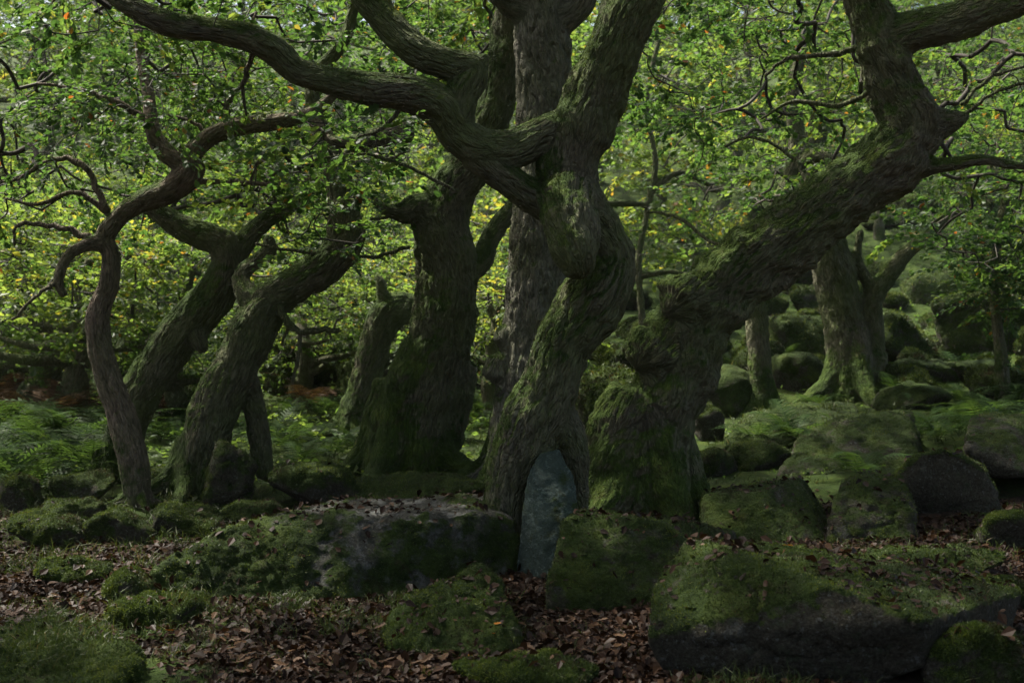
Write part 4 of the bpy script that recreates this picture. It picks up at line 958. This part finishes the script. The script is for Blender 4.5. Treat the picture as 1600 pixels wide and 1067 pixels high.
ol = leaves_mesh("fallen_leaf", np.zeros((1, 3)), np.array([[0, 1.0, 0]]), np.array([[0, 0, 1.0]]), np.array([1.0]), np.array([.5]), "oak")
om = ol.copy(); 
for me_, mt in ((ol, M_ORANGE), (om, M_LITTER)): me_.materials.append(mt)
om.attributes["rnd"].data.foreach_set("value", np.full(len(om.vertices), .95, np.float32))
spots_l = [(740, 1030, 0), (772, 1026, 0), (782, 1018, 0), (276, 993, 0), (1222, 882, 0)] + [(int(rng.uniform(330, 1010)), int(rng.uniform(965, 1060)), 1) for _ in range(190)] + [(int(rng.uniform(10, 230)), int(rng.uniform(900, 945)), 1) for _ in range(40)]
for px, py, kd in spots_l:
    Y = hit(px, py) if py != 882 else 5.9; x = (px - 800) / FPX * Y; Z, Nn, on = drop(np.array([x]), np.array([Y]))
    if on[0] and kd: continue
    o = link("fallen_leaf", om if kd else ol, None, None, (x, Y, Z[0] + .024)); s = rng.uniform(.06, .085); o.scale = (s, s, s); o.rotation_euler = (rng.uniform(-.4, .4), rng.uniform(-.4, .4), rng.uniform(0, 6.28))
    tag(o, "pale brown oak leaf lying on top of the leaf litter" if kd else "bright orange oak leaf fallen among brown ones", "leaf", "pale leaves on the litter" if kd else "orange fallen leaves")

def grass():
    P_, D_, L_ = [], [], []
    def patch(px0, px1, py0, py1, n, L, rocks=False):
        px = rng.uniform(px0, px1, n); py = rng.uniform(py0, py1, n); Y = CAMH * FPX / np.maximum(py - 533.5, 60); x = (px - 800) / FPX * Y
        for _ in range(2):
            z = gz(x, Y); Y = (CAMH - z) * FPX / np.maximum(py - 533.5, 60); x = (px - 800) / FPX * Y
        c = fbm(np.stack([x, Y, 0 * x], 1) * 2.6 + 5, 3); k_ = c > rng.uniform(-.15, .3, n); x, Y = x[k_], Y[k_]
        Z, Nn, on = drop(x, Y)
        if not rocks: x, Y, Z = x[~on], Y[~on], Z[~on]
        P_.append(np.stack([x, Y, Z - .005], 1)); L_.append(rng.uniform(.5, 1.2, len(x)) * L)
    patch(-40, 420, 790, 900, 9000, .13); patch(-20, 340, 940, 1075, 9000, .09, True); patch(430, 640, 905, 1000, 5000, .10); patch(590, 820, 930, 1030, 3500, .08)
    patch(1060, 1600, 985, 1085, 7000, .12); patch(230, 480, 935, 985, 2500, .08); patch(1090, 1600, 700, 900, 7000, .10); patch(380, 780, 690, 800, 6000, .12); patch(1100, 1620, 560, 760, 11000, .10, True); patch(330, 1010, 980, 1067, 1200, .08)
    p = np.vstack(P_); L = np.concatenate(L_)[:, None]; n = len(p)
    d = np.array([0, 0, 1.0]) + rng.normal(0, .5, (n, 3)); d = norm(d); s = norm(np.cross(d, rng.normal(size=(n, 3)))) * .0022 * (p[:, 1:2] / 6)
    bend = rng.normal(0, .5, (n, 3)) * [1, 1, 0] + [0, 0, -.55]
    a = p; b = p + d * L * .55; c = b + norm(d + bend) * L * .5
    V = np.stack([a - s, a + s, b + s * .8, b - s * .8, c], 1).reshape(-1, 3); k5 = np.arange(n)[:, None] * 5
    me = mesh("grass", V, [k5 + [0, 1, 2, 3], k5 + [3, 2, 4]], smooth=False); fattr(me, "rnd", np.repeat(np.clip(rng.normal(.45, .25, n), 0, 1), 5))
    tag(link("grass", me, M_GRASS), "tufts of dark woodland grass between stones", "grass", kind="stuff")
grass()

def stick(rows, label):
    C = np.array([[*P(a, b, Y)[:2], 0, rad] for a, b, Y, rad in rows]); C = spline(C, 6)
    Z, Nn, on = drop(C[:, 0].copy(), C[:, 1].copy()); C[:, 2] = Z.max() * .35 + Z * .65 + .012; C[:, :2] += rng.normal(0, .006, (len(C), 2))
    V, Q, T = tube(C[:, :3], C[:, 3], 7); b = C[0, :3]; me = mesh("fallen_branch", V - b, [Q, T]); fattr(me, "rnd", np.full(len(V), .8))
    tag(link("fallen_branch", me, M_TWIG, None, b), label, "branch")
stick([(1235, 868, 7.7, .012), (1280, 872, 7.6, .011), (1320, 880, 7.5, .006)], "pale fallen branch lying beside the flat faced mossy slab")
stick([(560, 1040, 5.25, .006), (610, 1030, 5.3, .005), (650, 1035, 5.27, .003)], "thin dark twig lying among the dead leaves")
stick([(900, 1040, 5.2, .007), (950, 1030, 5.3, .006), (985, 1040, 5.2, .003)], "bent twig lying before the square green block")

if HAZE:
    hz = NT("haze_air"); pv = hz.new("ShaderNodeVolumePrincipled"); pv.inputs["Color"].default_value = (0.9, 0.95, 0.85, 1)
    pv.inputs["Density"].default_value = HAZE; pv.inputs["Anisotropy"].default_value = 0.2; hz.l.new(pv.outputs[0], hz.out.inputs["Volume"])
    V = np.array([[x, y, z] for x in (-125, 125) for y in (-45, 222) for z in (-2.0, 44.0)], float)
    ho = link("haze", mesh("haze", V, [np.array([[0, 1, 3, 2], [4, 6, 7, 5], [0, 4, 5, 1], [2, 3, 7, 6], [0, 2, 6, 4], [1, 5, 7, 3]])], smooth=False), hz.m)
    tag(ho, "thin pale air between the trees", "haze", kind="stuff")
